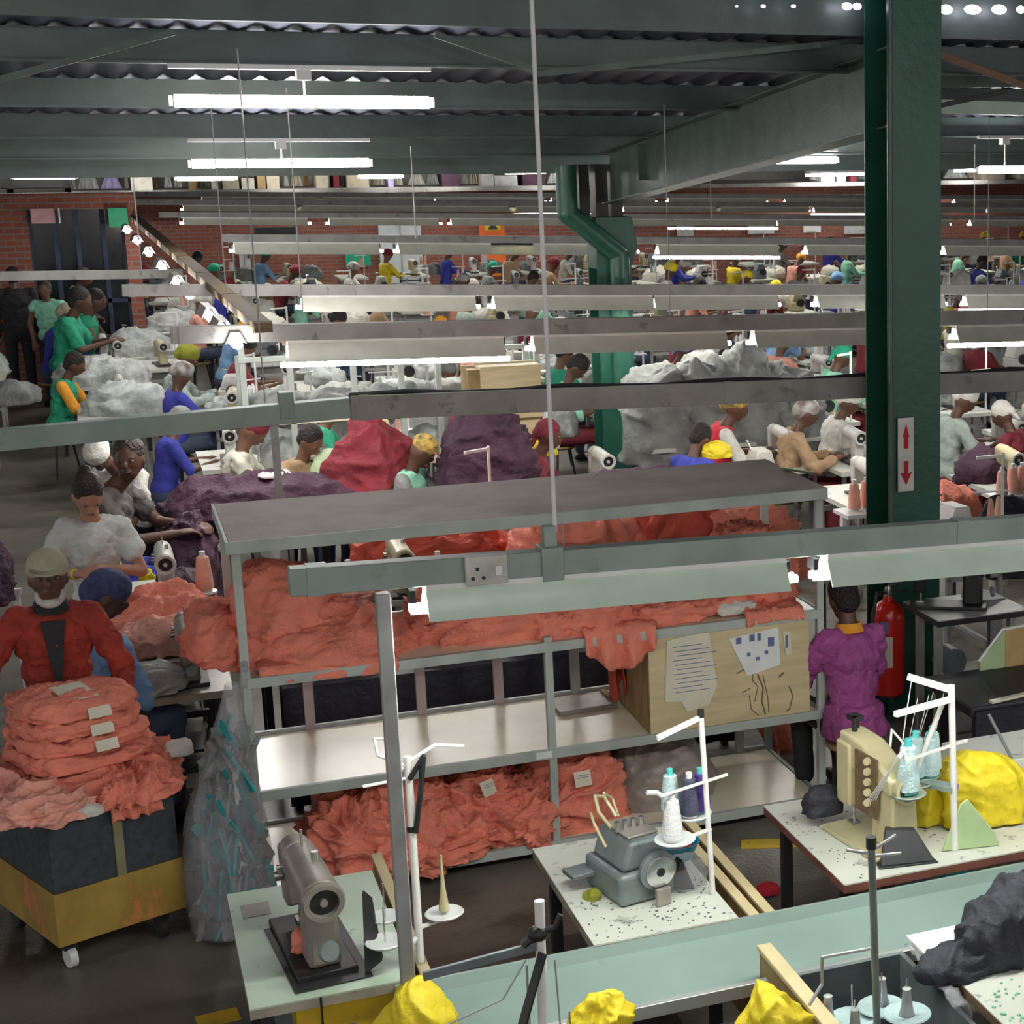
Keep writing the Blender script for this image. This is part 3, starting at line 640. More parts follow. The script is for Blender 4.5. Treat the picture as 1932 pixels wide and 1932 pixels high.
# coral heaps on the upper board (z 1.17)
def hp(lab, x, y, z, sx, sy, sz, m, sd, **k): return heap(k.pop('name', 'garment_heap'), lab, 'garments', (x, y, z), (sx, sy, sz), m, sd, **k)
hp('tall coral garment heap at the left end of the upper shelf', .72, 8.98, 1.22, .3, .34, .4, 'coral', 3, amp=.08, f=5, exp=1., group='coral garment heaps')
hp('coral garment heap sprawling across the front left of the upper shelf', .9, 8.82, 1.2, .44, .3, .22, 'coral', 5, amp=.1, f=5, exp=1., group='coral garment heaps')
hp('coral cloth bulging out past the left post of the shelf unit', .42, 9.05, 1.2, .16, .3, .24, 'coral', 6, amp=.08, f=5, exp=1., group='coral garment heaps')
drape('draped_garment', 'coral garment spilling over the front of upper shelf, left', 'garment', (.55, 8.52, 1.2), (1.2, 8.5, 1.18), .06, 'coral', 4, over=.35)
hp('coral garment heap on upper shelf behind the left lamp', 1.75, 8.95, 1.21, .45, .38, .2, 'coral', 9, amp=.09, f=7, group='coral garment heaps')
hp('coral garment heap on upper shelf, centre, below the hanger bracket', 2.15, 8.85, 1.21, .34, .34, .2, 'coral', 12, amp=.09, f=7, group='coral garment heaps')
hp('coral garment heap on the upper shelf above the plywood cupboard', 2.75, 8.9, 1.21, .42, .36, .14, 'coral', 15, amp=.09, f=7, group='coral garment heaps')
hp('tall coral garment heap at the right end of the upper shelf', 3.2, 8.95, 1.22, .22, .3, .36, 'coral', 18, amp=.09, f=7, group='coral garment heaps')
drape('draped_garment', 'coral sleeve hanging off the upper shelf left of the plywood cupboard', 'garment', (2.12, 8.5, 1.2), (2.5, 8.5, 1.2), .26, 'coral', 21, over=.2, taper=.8, wave=.04)
drape('draped_garment', 'coral cloth hanging down between the cupboard and middle shelf', 'garment', (2.38, 9.0, 1.15), (2.52, 9.0, 1.15), .45, 'coral_deep', 24, over=.05, wave=.04)
drape('draped_garment', 'coral garment trailing over the upper shelf edge above the sheet', 'garment', (3.0, 8.5, 1.19), (3.33, 8.5, 1.19), .05, 'coral', 27, over=.25)
hp('dull white cloth bundle on upper shelf above the printed sheet', 2.98, 8.62, 1.2, .12, .08, .06, 'white_cloth', 31, name='cloth_bundle', amp=.03, f=9, nu=16, nv=30)
# large coral heaps seen beyond the top board, on the benches behind
for i, (px, py, z, sx, sy, sz, m, lab) in enumerate([
    (810, 1000, 1.05, .62, .5, .36, 'coral_deep', 'deep red coral pile behind the shelf unit, left one'),
    (1085, 985, 1.1, .55, .5, .34, 'coral', 'coral pile behind the shelf unit under the hanger bracket'),
    (1290, 965, 1.1, .5, .5, .38, 'coral_deep', 'dark coral pile behind the shelf unit, right of centre'),
    (1410, 985, 1.05, .45, .5, .3, 'coral', 'coral pile behind the right end of the shelf unit')]):
    c = P(px, py, z); hp(lab, c.x, c.y, z - .28, sx * .9, sy * .7, sz + .06, m, 40 + i, amp=.12, f=4, nu=50, nv=90, group='coral piles behind the shelf unit')
    tb = thing('pile_bench', 'low grey bench carrying the %s' % lab.split(',')[0].split(' behind')[0] + ', ' + ORD[i + 1] + ' one', 'bench', (c.x, c.y, 0))
    MB().bb(-.5, .5, -.3, .3, z - .42, z - .38).build('top', 'table_white', tb)
    for q in ((-.45,-.26),(.45,-.26),(-.45,.26),(.45,.26)): MB().bb(q[0]-.02, q[0]+.02, q[1]-.02, q[1]+.02, 0, z - .42).build('leg', 'dark_steel', tb)
# bottom shelf heaps
for i, (x, y, sx, sy, sz, sd, lab) in enumerate([
    (.95, 8.72, .25, .3, .3, 51, 'coral heap at the left of the bottom shelf'), (1.22, 8.85, .3, .4, .36, 53, 'tallest coral heap on the bottom shelf behind the thread stand'),
    (1.3, 8.62, .36, .24, .2, 55, 'coral heap spilling to the front of the bottom shelf'), (1.62, 8.84, .26, .32, .28, 57, 'coral heap with a white tag near the middle post'),
    (1.85, 8.78, .2, .3, .24, 59, 'coral heap just left of the middle post'), (2.12, 8.85, .26, .34, .32, 61, 'coral heap with a paper label right of the middle post')]):
    hp(lab, x, y, .16, sx, sy, sz, 'coral', sd, amp=.1, f=7.5, nu=70, nv=130, fray=.25, group='coral heaps on the bottom shelf')
for lab, x, y, z, rz in [('paper label pinned on the coral heap right of the middle post', 2.1, 8.55, .4, .1), ('small white tag on the coral heap left of the middle post', 1.62, 8.6, .41, .6)]:
    o = thing('paper_label', lab, 'label', (x, y, z), rz); MB().box((0,0,0), (.09, .003, .08), (R(-25),0,0)).build('sheet', 'paper_cream', o); mb = MB()
    for k in range(4): mb.box((0, -.003 + .0, .02 - .013 * k), (.06, .002, .003), (R(-25),0,0))
    mb.build('print', 'ink_blue', o)
o = mound((0,0,0), (.32, .3, .3), 71, amp=.05, f=4, fray=.06, nu=50, nv=90).build('plastic_sack', 'plastic_grey', angle=180); o.location = (2.6, 8.95, .16)
tag(o, 'grey brown plastic sack stuffed with cloth on the bottom shelf', 'sack')
o = mound((0,0,0), (.24, .22, .2), 73, amp=.04).build('contents', 'purple_cloth', o, angle=180)
# hanging plastic bag at the left post
hb = thing('hanging_bag', 'tall clear plastic bag of teal scraps tied to the left post', 'bag', (.35, 8.3, 0))
def bagr(z):
    t = max(0, min(1, (1.22 - z) / 1.2)); return .03 + .17 * math.sin(min(t * 1.25, 1) * math.pi / 2) ** 1.3 * (1 - .12 * max(0, t - .85) / .15)
vs = []; fs = []; nu, nv = 60, 60
for i in range(nu + 1):
    z = 1.22 - 1.2 * i / nu
    for j in range(nv):
        a = 2 * math.pi * j / nv; r = bagr(z) * (1 + .09 * nz(Vector((math.cos(a)*1.5, math.sin(a)*1.5, z*1.5))) + .05 * math.sin(a * 9 + 3 * nz(Vector((a, z*2, 1)))) * (z > .5) + .03 * crease(Vector((math.cos(a)*.2, math.sin(a)*.2, z)), 6, 3))
        if i == nu: r *= .6
        vs.append((r * math.cos(a) + .12 * max(0, z - .6) , r * math.sin(a), z + .0))
for i in range(nu):
    for j in range(nv): k = (j+1) % nv; fs.append((i*nv+j, (i+1)*nv+j, (i+1)*nv+k, i*nv+k))
fs.append(tuple(nu*nv + j for j in range(nv)))
MB().add(vs, fs).build('film', 'plastic_film', hb, angle=180)
mb = MB(); mb2 = MB()
for i in range(150):
    z = rnd.uniform(.04, 1.0); a = rnd.uniform(0, 6.28); r = bagr(z) * rnd.uniform(.55, .92); x = r*math.cos(a) + .12*max(0, z-.6); y = r*math.sin(a)
    (mb if rnd.random() < .42 else mb2).box((x, y, z), (rnd.uniform(.02,.05), .012, rnd.uniform(.08,.24)), (rnd.uniform(-.4,.4), rnd.uniform(-.5,.5), a))
tag(mb.build('teal_scraps', 'teal_scrap', hb), 'teal fabric scraps', kind='stuff'); tag(mb2.build('grey_scraps', 'grey_cloth', hb), 'grey fabric scraps', kind='stuff')
MB().path([(.12, .0, 1.2), (.14, .1, 1.28), (.15, .2, 1.22)], .015).build('tied_neck', 'plastic_film', hb)
# ================================================================ trolley with the coral stack
A_, B_ = P(112, 1790, .15), P(352, 1712, .15); ca = math.atan2(B_.y - A_.y, B_.x - A_.x); cw = (B_ - A_).length
ct = thing('laundry_trolley', 'slate fabric trolley with worn ochre wooden base, lower left', 'trolley', (A_.x, A_.y, 0), ca)
cd = .8
mb = MB(); mb.bb(0, cw, 0, .02, .15, .4); mb.bb(0, cw, cd - .02, cd, .15, .4); mb.bb(0, .02, .02, cd-.02, .15, .4); mb.bb(cw-.02, cw, .02, cd-.02, .15, .4); mb.bb(.02, cw-.02, .02, cd-.02, .15, .18); mb.build('wooden_base', 'cart_ochre', ct, bevel=.003)
mb = MB(); mb.bb(.008, cw-.008, .008, .02, .4, .74); mb.bb(.008, cw-.008, cd-.02, cd-.008, .4, .74); mb.bb(.008, .02, .02, cd-.02, .4, .74); mb.bb(cw-.02, cw-.008, .02, cd-.02, .4, .74); mb.build('fabric_wall', 'cart_slate', ct, bevel=.003)
MB().bb(cw*.49, cw*.56, -.002, .01, .4, .74).build('strap', 'strap_olive', ct)
mb = MB(); mb.bb(-.005, cw+.005, -.005, .025, .72, .75); mb.bb(-.005, .025, 0, cd, .72, .75); mb.bb(cw-.025, cw+.005, 0, cd, .72, .75); mb.build('rim', 'wood_brown', ct, bevel=.003)
for q in ((.08,.1),(cw-.08,.1),(.08,cd-.1),(cw-.08,cd-.1)):
    k = MB().bb(q[0]-.03, q[0]+.03, q[1]-.02, q[1]+.02, .09, .15).build('caster_fork', 'dark_steel', ct)
    MB().cyl((q[0]-.018, q[1], .05), (q[0]+.018, q[1], .05), .05, n=18).build('caster_wheel', 'white_plastic' if q[0] < .1 and q[1] < .2 else 'rubber', k, bevel=.004)
def cart(x, y, z):
    c, s = math.cos(ca), math.sin(ca); return Vector((A_.x + x*c - y*s, A_.y + x*s + y*c, z))
for i, (x, y, z, sx, sy, sz, m, sd, lab) in enumerate([
    (.3, .4, .77, .36, .42, .11, 'coral', 81, 'coral garments spread across the top of the trolley'),
    (.05, .12, .78, .2, .22, .1, 'coral_pale', 83, 'pink and white garments overhanging the left front trolley corner'),
    (-.15, .35, .78, .2, .2, .12, 'coral_pale', 84, 'pale coral garments overhanging the left side of the trolley'),
    (.42, .12, .77, .22, .2, .11, 'coral', 85, 'coral shirt folded over the front rim of the trolley'),
    (.55, .42, .78, .2, .26, .12, 'coral', 86, 'coral garments at the right end of the trolley top')]):
    o = hp(lab, 0, 0, z, sx, sy, sz, m, sd, amp=.085, f=8, rz=ca, low=-.6, nu=60, nv=120, fray=.25, group='garments loaded on the trolley'); o.location = cart(x, y, z)
drape('draped_garment', 'coral sleeve hanging over the front of the trolley', 'garment', cart(.27, -.01, .77), cart(.5, -.01, .77), .1, 'coral', 88, over=.2)
o = hp('white lining cloth at the right corner of the trolley load', 0, 0, .9, .07, .07, .05, 'white_cloth', 90, name='cloth_bundle', nu=14, nv=24, amp=.02, f=9); o.location = cart(.72, .25, .83)
o = hp('white lining cloth under the front left trolley corner garments', 0, 0, .9, .1, .06, .04, 'white_cloth', 91, name='cloth_bundle', nu=14, nv=24, amp=.02, f=9); o.location = cart(.14, -.03, .76)
z = .86
for i, (h, sx, sy, dx, lab) in enumerate([(.07,.29,.3,.03,'lowest folded coral bundle of the trolley stack'), (.065,.27,.27,.03,'second folded coral bundle from the bottom of the trolley stack'), (.07,.26,.26,.02,'third folded coral bundle in the trolley stack'), (.07,.25,.25,.02,'topmost folded coral bundle of the trolley stack')]):
    o = heap('shirt_bundle', lab, 'bundle', (0,0,0), (sx, sy, h), 'coral', 95 + i, 'folded coral bundles on the trolley', amp=.045, f=7, exp=.6, rz=ca, low=-1.3, layers=60, fray=.05, nu=40, nv=90)
    o.location = cart(.3 + dx, .42, z + h * .6); z += h * 1.12
    if i > 0:
        fr = cart(.3 + dx + .02, .42 - sy - .012, z - h * .45) 
        t = MB().box((0,0,0), (.1, .004, .05), (R(-18), 0, ca)).build('tape_label', 'paper_cream', None); t.location = fr
        tag(t, 'cream tape label on the %s' % lab.split(' of the')[0].split(' in the')[0].replace(' coral', ''), 'label')
t = MB().box((0,0,0), (.14, .2, .004), (R(6), 0, ca)).build('tape_label', 'paper_cream'); t.location = cart(.3, .33, z + .035); tag(t, 'cream paper strip lying on top of the trolley stack', 'label')
# ================================================================ machine tables
def table(label, x0, x1, y0, y1, z=.78, top='table_white', edge='table_edge', legs='dark_steel', group=None, th=.04):
    t = thing('sewing_table', label, 'table', (x0, y0, 0), 0, group); w_, d_ = x1 - x0, y1 - y0
    MB().bb(0, w_, 0, d_, z - .006, z).build('tabletop', top, t)
    MB().bb(0, w_, 0, d_, z - th, z - .006).build('edge_board', edge, t)
    for xx in (.06, w_ - .06):
        for yy in (.12, d_ - .12): MB().bb(xx - .02, xx + .02, yy - .025, yy + .025, .03, z - th).build('leg', legs, t)
        MB().bb(xx - .025, xx + .025, .02, d_ - .02, 0, .03).build('foot_rail', legs, t)
    MB().bb(.08, w_ - .08, d_ / 2 - .02, d_ / 2 + .02, .25, .29).build('cross_bar', legs, t)
    m = MB().cyl((w_*.35, d_*.45, .5), (w_*.35, d_*.7, .5), .09, n=16).build('motor', 'machine_grey', t)
    MB().box((w_/2, d_*.5, .09), (.3, .22, .02), (R(12), 0, 0)).build('pedal', legs, t)
    return t
table('mint topped sewing table at lower left with worn corner', .27, .82, 5.9, 6.92, top='table_mint', edge='table_edge')
table('speckled white sewing table in the middle foreground with grey overlocker', 1.46, 2.02, 5.88, 6.86)
table('white sewing table at right foreground with reddish edge', 2.5, 3.9, 5.98, 6.9, edge='table_edge_red')
# folding side shelf of table 1 & brown bins between tables
for lab, x0, x1, y0, y1, z0, z1 in [('brown wooden bin side right of the mint table', .86, .89, 5.95, 7.2, .3, .72), ('brown wooden bin panel right of the middle white table', 2.1, 2.13, 5.92, 7.1, .25, .72), ('second brown bin panel right of the middle white table', 2.18, 2.21, 5.92, 7.1, .25, .7)]:
    o = thing('bin_panel', lab, 'panel', (x0, y0, 0)); MB().bb(0, x1-x0, 0, y1-y0, z0, z1).build('board', 'wood_brown', o, bevel=.003); MB().bb(-.006, x1-x0+.006, 0, y1-y0, z1, z1+.015).build('edge_strip', 'plywood', o, bevel=.002)
    for yy in (.05, y1-y0-.05): MB().bb(-.0, .02, yy-.02, yy+.02, 0, z0).build('leg', 'wood_dark', o)
# central tray
tr = thing('work_chute', 'long grey green metal chute between the foreground tables', 'chute', (.75, 5.5, 0))
MB().prism([(0, .03, .66), (0, .36, .73), (0, .38, .77), (0, .395, .77), (0, .38, .72), (0, .03, .645)], (3.9, 0, 0)).build('sloping_panel', 'tray_grey', tr, smooth=False)
MB().bb(0, 3.9, .0, .03, .65, .7).build('bright_lip', 'steel_bright', tr, bevel=.002)
for x in (.1, 1.9, 3.7): MB().bb(x, x+.04, .1, .16, 0, .65).build('leg', 'dark_steel', tr)
# --- sewing machines
def flatbed(label, loc, rz=0, m='machine_taupe', group=None, long=.42, hi=1):
    """arm along +Y (needle end at +Y, hand wheel at -Y); operator on the -X side"""
    t = thing('sewing_machine', label, 'sewing machine', loc, rz, group)
    MB().bb(-.09, .09, -.24, .24, 0, .02).build('bed', 'dark_steel', t, bevel=.004)
    mb = MB(); mb.prism([(-.05, -.21, .02), (.05, -.21, .02), (.045, -.21, .3), (-.045, -.21, .3)], (0, .12, 0)); mb.build('column', m, t, bevel=.015)
    mb = MB(); mb.cyl((0, -.22, .25), (0, .1, .27), .062, .055, n=20); mb.cyl((0, .1, .27), (0, .2, .265), .055, .05, n=20); mb.build('arm', m, t, bevel=.008)
    mb = MB(); mb.prism([(-.045, .13, .09), (.045, .13, .09), (.05, .13, .29), (-.05, .13, .29)], (0, .085, 0)); mb.build('head', m, t, bevel=.012)
    w_ = MB().lathe([(.03,0),(.062,.004),(.066,.02),(.06,.034),(.045,.034),(.042,.012),(.012,.012),(.012,.03)], 24, (0, -.225, .25), Vector((0,-1,0))).build('hand_wheel', m, t)
    MB().cyl((0, -.235, .25), (0, -.24, .25), .042, n=20).build('wheel_hub', 'black_plastic', w_)
    MB().cyl((0, .17, .02), (0, .17, .1), .006, n=8).build('needle_bar', 'chrome', t)
    MB().box((0, .175, .026), (.03, .05, .008)).build('presser_foot', 'chrome', t)
    if hi:
        MB().cyl((0, .05, .31), (0, .05, .38), .004).build('thread_pin', 'chrome', t); MB().cyl((.02, -.05, .3), (.02, -.05, .34), .012).build('oil_cap', 'chrome', t)
        mb = MB(); mb.cyl((-.05, .15, .2), (-.075, .15, .2), .018, n=14); mb.cyl((-.05, .12, .24), (-.07, .12, .24), .01); mb.build('tension_dial', 'chrome', t)
        mb = MB(); mb.lathe([(.006,-.01),(.03,-.01),(.034,0),(.03,.01),(.006,.01)], 18, (-.0, -.27, .1), Vector((.3,-1,.2))); mb.build('bobbin_winder', 'machine_grey', t)
    return t
m1 = flatbed('taupe straight stitch machine with black hand wheel on the mint table', (.52, 6.3, .782), R(5)); m1.scale = (1.15,) * 3
MB().bb(-.11, .12, -.3, .2, -.0005, .004).build('cutout_plate', 'dark_steel', m1)
mb = MB(); mb.prism([(.1,-.28,.0),(.16,-.25,.02),(.15,-.2,.2),(.12,-.22,.24)], (.01, .03, 0)); mb.build('knee_lever', 'black_plastic', m1)
hp('small coral rag hanging on the taupe machine', .47, 6.2, .84, .03, .035, .06, 'coral', 102, name='rag', nu=14, nv=20, amp=.02, f=14)
o = MB().cyl((0,0,0), (0, .001, -.5), .004).build('power_cable', 'black_plastic'); o.location = (.5, 5.89, .78); tag(o, 'thin cable hanging from the front edge of the mint table', 'cable')
c_ = P(500, 1720, .782); o = MB().box((0,0,.001), (.1,.12,.002)).build('paper_label', 'machine_taupe'); o.location = (.36, 6.72, .781); tag(o, 'worn label plate at the far left corner of the mint table', 'label')
c = thing('yellow_drawer', 'yellow drawer front under the near edge of the mint table', 'drawer', (.42, 5.93, .6)); MB().bb(0, .35, 0, .3, 0, .13).build('drawer_box', 'yellow_paint', c, bevel=.003)
# overlocker on table 2
ov = thing('overlock_machine', 'grey overlock machine with round hand wheel on the speckled table', 'sewing machine', (1.72, 6.3, .782), R(12))
MB().bb(-.12, .12, -.15, .16, 0, .13).build('lower_body', 'machine_grey', ov, bevel=.02)
mb = MB(); mb.prism([(-.1,-.13,.13),(.11,-.13,.13),(.08,-.13,.25),(-.06,-.13,.25)], (0, .26, 0)); mb.build('upper_body', 'machine_grey', ov, bevel=.018)
MB().bb(-.055, .075, -.1, .1, .25, .262).build('top_cover', 'machine_taupe', ov, bevel=.004)
k = MB().lathe([(.02,0),(.07,.0),(.078,.012),(.078,.03),(.06,.04),(.05,.04),(.045,.02),(.02,.02),(.02,.035)], 26, (.03, -.15, .13), Vector((0,-1,0))).build('hand_wheel', 'machine_grey', ov)
MB().lathe([(.018,.02),(.018,.05)], 12, (.03, -.15, .13), Vector((0,-1,0))).build('wheel_hub', 'black_plastic', k)
MB().lathe([(.05,-.003),(.062,0),(.062,.006),(.05,.008)], 26, (.03, -.19, .13), Vector((0,-1,0))).build('wheel_rim', 'chrome', ov)
mb = MB(); mb.path([(-.05,.05,.25),(-.09,.07,.32),(-.07,.14,.36),(-.02,.16,.34),(0,.1,.27)], .007); mb.path([(-.1,.0,.2),(-.12,.05,.28),(-.1,.12,.3)], .006); mb.path([(.02,.12,.26),(.01,.15,.33),(-.05,.1,.38)], .005); mb.build('thread_guide', 'machine_cream', ov)
mb = MB()
for i in range(4): mb.cyl((-.06 + .035 * i, -.02, .262), (-.06 + .035 * i, -.02, .3), .011, n=12)
mb.build('tension_dial', 'chrome', ov)
MB().box((-.16, .12, .07), (.1, .1, .02)).build('cloth_plate', 'machine_grey', ov, bevel=.004)
MB().prism([(.1,-.12,.02),(.2,-.16,.0),(.17,-.12,.12)], (0, .05, 0)).build('belt_guard', 'black_plastic', ov, bevel=.004)
MB().bb(.0, .06, -.22, -.2, .0, .07).build('lever', 'machine_taupe', ov, bevel=.003)
hp('small pale green rag beside the grey overlocker', 1.56, 6.28, .785, .035, .035, .03, 'olive_cloth', 104, name='rag', nu=12, nv=20, amp=.02, f=14)
o = mound((0,0,0), (.09, .1, .09), 106, amp=.03, f=7, nu=24, nv=40).build('plastic_bag', 'plastic_film', angle=180); o.location = (1.93, 6.28, .8); tag(o, 'clear crumpled plastic bag beside the grey overlocker', 'bag')
bw = thing('bowl', 'blue plastic bowl on the speckled table behind the bag', 'bowl', (1.98, 6.5, .783)); MB().lathe([(.045,0),(.055,.004),(.085,.07),(.09,.075),(.082,.075),(.05,.012),(.0,.012)], 28).build('shell', 'basin_teal', bw)
hp('dark scraps heaped inside the blue bowl', 1.98, 6.5, .835, .06, .06, .03, 'maroon_cloth', 107, name='scrap_heap', nu=10, nv=20, amp=.02, f=14)
# lint / scraps scatter
mb = MB()
for i in range(120):
    x, y = rnd.uniform(1.48, 2.0), rnd.uniform(5.9, 6.3); s_ = rnd.uniform(.003, .009); mb.box((x, y, .7825), (s_, s_ * rnd.uniform(.4, 1.5), .003), (0, 0, rnd.uniform(0, 3)))
tag(mb.build('fabric_lint', 'machine_grey', origin=(1.74, 6.1, .78)), 'dark lint scattered on the speckled middle table', 'lint', kind='stuff')
mb = MB()
for i in range(120):
    x, y = rnd.uniform(2.52, 3.4), rnd.uniform(6.0, 6.8); s_ = rnd.uniform(.002, .008); mb.box((x, y, .7825), (s_, s_ * rnd.uniform(.4, 1.5), .003), (0, 0, rnd.uniform(0, 3)))
tag(mb.build('fabric_lint', 'machine_grey', origin=(2.9, 6.4, .78)), 'dark lint scattered on the white table with the reddish edge', 'lint', kind='stuff')
# multi-needle cream machine on table 3
mc = thing('sewing_machine', 'cream tall arm machine with five thread dials on right table', 'sewing machine', (2.76, 6.34, .782), R(8))
MB().bb(-.1, .14, -.22, .22, 0, .02).build('bed', 'machine_cream', mc, bevel=.004)
mb = MB(); mb.prism([(-.01, -.2, .02), (.13, -.2, .02), (.11, -.2, .3), (.0, -.2, .3)], (0, .16, 0)); mb.build('column', 'machine_cream', mc, bevel=.012)
mb = MB(); mb.prism([(-.02, -.21, .26), (-.02, .2, .3), (-.02, .2, .44), (-.02, .02, .43), (-.02, -.14, .37), (-.02, -.21, .33)], (.12, 0, 0)); mb.build('arm', 'machine_cream', mc, bevel=.015)
mb = MB(); mb.prism([(-.03, .1, .12), (-.03, .21, .12), (-.03, .21, .4), (-.03, .1, .4)], (.12, 0, 0)); mb.build('head', 'machine_cream', mc, bevel=.012)
k = MB().lathe([(.02,0),(.055,0),(.062,.01),(.06,.03),(.048,.036),(.04,.02),(.015,.02)], 24, (.05, -.21, .29), Vector((0,-1,0))).build('hand_wheel', 'machine_cream', mc)
MB().lathe([(.01,.015),(.036,.015),(.036,.028),(.014,.03)], 20, (.05, -.212, .29), Vector((0,-1,0))).build('wheel_hub', 'black_plastic', k)
for i in range(5): MB().lathe([(.008,0),(.017,.002),(.017,.01),(.009,.013),(.015,.018),(.015,.022)], 14, (-.03, -.06 + i * .0, .38 - i * .045), Vector((-1,-.5,.1))).build('thread_dial', 'machine_cream', mc)
mb = MB(); mb.bb(-.032, -.022, -.12, .05, .14, .4); mb.build('dial_plate', 'wood_dark', mc)
mb = MB(); mb.cyl((.03,.15,.4),(.03,.15,.5),.012); mb.cyl((.06,.18,.4),(.06,.18,.48),.01); mb.bb(.02,.07,.14,.2,.48,.5); mb.build('lift_lever', 'black_plastic', mc)
MB().path([(.1,-.02,.4),(.12,.0,.47),(.16,-.06,.4),(.17,-.1,.3)], .005).build('guide_wire', 'white_paint', mc)
mb = MB(); mb.cyl((.03,.16,.02),(.03,.16,.13),.007); mb.box((.03,.16,.026),(.04,.05,.008)); mb.build('needle_bar', 'chrome', mc)
hp('dark cloth piece hanging behind the cream machine', 2.66, 6.6, .86, .09, .06, .1, 'navy_cloth', 110, name='cloth_piece', nu=20, nv=34, amp=.03, f=8)
hp('white cloth draped over the right end of the cream machine', 2.93, 6.28, 1.02, .07, .04, .03, 'white_cloth', 111, name='cloth_piece', nu=14, nv=26, amp=.02, f=10)
o = MB().prism([(-.09,-.04,0),(.1,-.07,0),(.1,.07,0),(-.07,.06,0),(-.02,0,.1)][:4], (0,0,.004)); o.prism([(-.08,-.03,.004),(.09,-.06,.004),(.05,.0,.09),(-.04,.02,.1)], (.01,.03,0)); g = o.build('machine_cover', 'bench_black', bevel=.004); g.location = (2.8, 6.1, .783); g.scale = (1.3,1.3,1.3); tag(g, 'dark triangular metal guard lying in front of the cream machine', 'guard')
gp = thing('green_plate', 'mint green triangular bracket plate at the thread stand foot', 'plate', (3.12, 6.08, .783), R(-10)); MB().prism([(-.13,0,.0),(.12,0,.0),(.1,0,.06),(-.02,0,.22),(-.05,0,.2)], (0,.012,0)).build('plate', 'partition_green', gp, bevel=.004)
hp('yellow cloth machine cover on the right table', 3.3, 6.35, .86, .2, .15, .24, 'yellow_cloth', 113, name='cloth_cover', amp=.045, f=5, nu=50, nv=90)
hp('small yellow cloth corner left of the yellow cover', 3.08, 6.42, .82, .08, .07, .12, 'yellow_cloth', 114, name='cloth_cover', amp=.03, f=6)
o = drape('long_cloth', 'long pale lilac cloth lying along the right table', 'cloth', (3.35, 6.62, .79), (3.9, 6.5, .79), .02, 'galv_pink', 116, over=.12)
o = thing('white_case', 'white box shaped machine base at the right edge of the right table', 'case', (3.45, 6.7, .783)); MB().bb(0, .6, 0, .35, 0, .1).build('body', 'table_white', o, bevel=.006); MB().cyl((.2, .02, .1), (.12, .1, .3), .008).build('lever', 'pole_grey', o)
# --- thread cones and stands
def cone(label, loc, m, group='thread cones', s=1., core='white_plastic'):
    t = thing('thread_cone', label, 'thread cone', loc, 0, group)
    MB().lathe([(.026*s,.004),(.038*s,.012*s),(.036*s,.06*s),(.026*s,.15*s),(.02*s,.156*s)], 18).build('thread', m, t)
    MB().lathe([(.03*s,0),(.03*s,.006*s),(.012*s,.165*s),(.013*s,.178*s),(.006*s,.18*s)], 14).build('core', core, t)
    return t
def disc(t, c, r=.07, m='white_plastic'):
    k = MB().lathe([(.01,0),(r*.8,.0),(r,.012),(r-.004,.016),(r*.7,.008),(.01,.008)], 26, c).build('cone_dish', m, t); 
    MB().cyl(Vector(c), Vector(c) + Vector((0,0,.14)), .003, n=6).build('spindle', 'chrome', k)
    return k
s1 = thing('thread_stand', 'white thread stand with black tape at the mint table', 'stand', (.86, 6.02, .78))
MB().cyl((0,0,0), (-.0,0,.78), .014, n=14).build('pole', 'white_paint', s1)
mb = MB(); mb.path([(0,0,.76),(.1,.02,.8),(.2,.02,.78)], .007); mb.path([(0,0,.74),(-.1,0,.8),(-.1,.06,.84),(-.02,.04,.84)], .006); mb.path([(0,0,.7),(-.16,-.02,.7)], .006); mb.build('guide_arm', 'white_paint', s1)
mb = MB(); mb.path([(0,-.016,.7),(.05,-.03,.78),(.03,-.03,.64),(.01,-.02,.5)], .01); mb.cyl((0,0,.5),(0,0,.52),.018); mb.build('black_tape', 'black_plastic', s1)
disc(s1, (-.12, -.02, .1)); disc(s1, (.1, .04, .14)); disc(s1, (-.1, .1, .14), .06)
mb = MB(); mb.path([(0,0,.1),(-.06,-.02,.06),(-.06,-.02,-.0)], .01); mb.bar((0,0,.13),(.1,.04,.13),.02,.008); mb.bar((0,0,.09),(-.12,-.02,.09),.02,.008); mb.build('bracket', 'white_paint', s1)
mb = MB(); mb.lathe([(.012,0),(.02,.01),(.008,.1),(.004,.22)], 14, (.1,.04,.155)); mb.build('empty_core', 'machine_cream', s1)
s2 = thing('thread_stand', 'white thread stand holding cones on the speckled table', 'stand', (2.0, 6.12, .782))
MB().cyl((0,0,0), (-.03,0,.74), .011, n=14).build('pole', 'white_paint', s2)
MB().bar((-.03,0,.73), (-.22,-.05,.69), .014, .018).build('top_arm', 'white_paint', s2); MB().cyl((-.03,0,.73),(-.03,0,.76),.013).build('pole_cap', 'black_plastic', s2)
MB().bar((.08,.03,.47), (-.22,-.08,.47), .009, .009).build('cross_bar', 'white_paint', s2); MB().path([(-.22,-.08,.47),(-.24,-.09,.49),(-.28,-.1,.5)], .01).build('thread_guide', 'white_paint', s2)
disc(s2, (-.16, -.04, .26), .08); disc(s2, (-.06, .06, .31), .08)
MB().bar((0,0,.27), (-.17,-.04,.255), .015, .008).build('bracket', 'white_paint', s2)
L2 = Vector((2.0, 6.12, .782))
cone('white thread cone on the lower dish of the middle stand', L2 + Vector((-.17, -.045, .27)), 'thread_white', s=1.05)
cone('pale aqua thread cone behind the cross bar of the middle stand', L2 + Vector((-.13, .1, .325)), 'thread_aqua', core='cone_aqua')
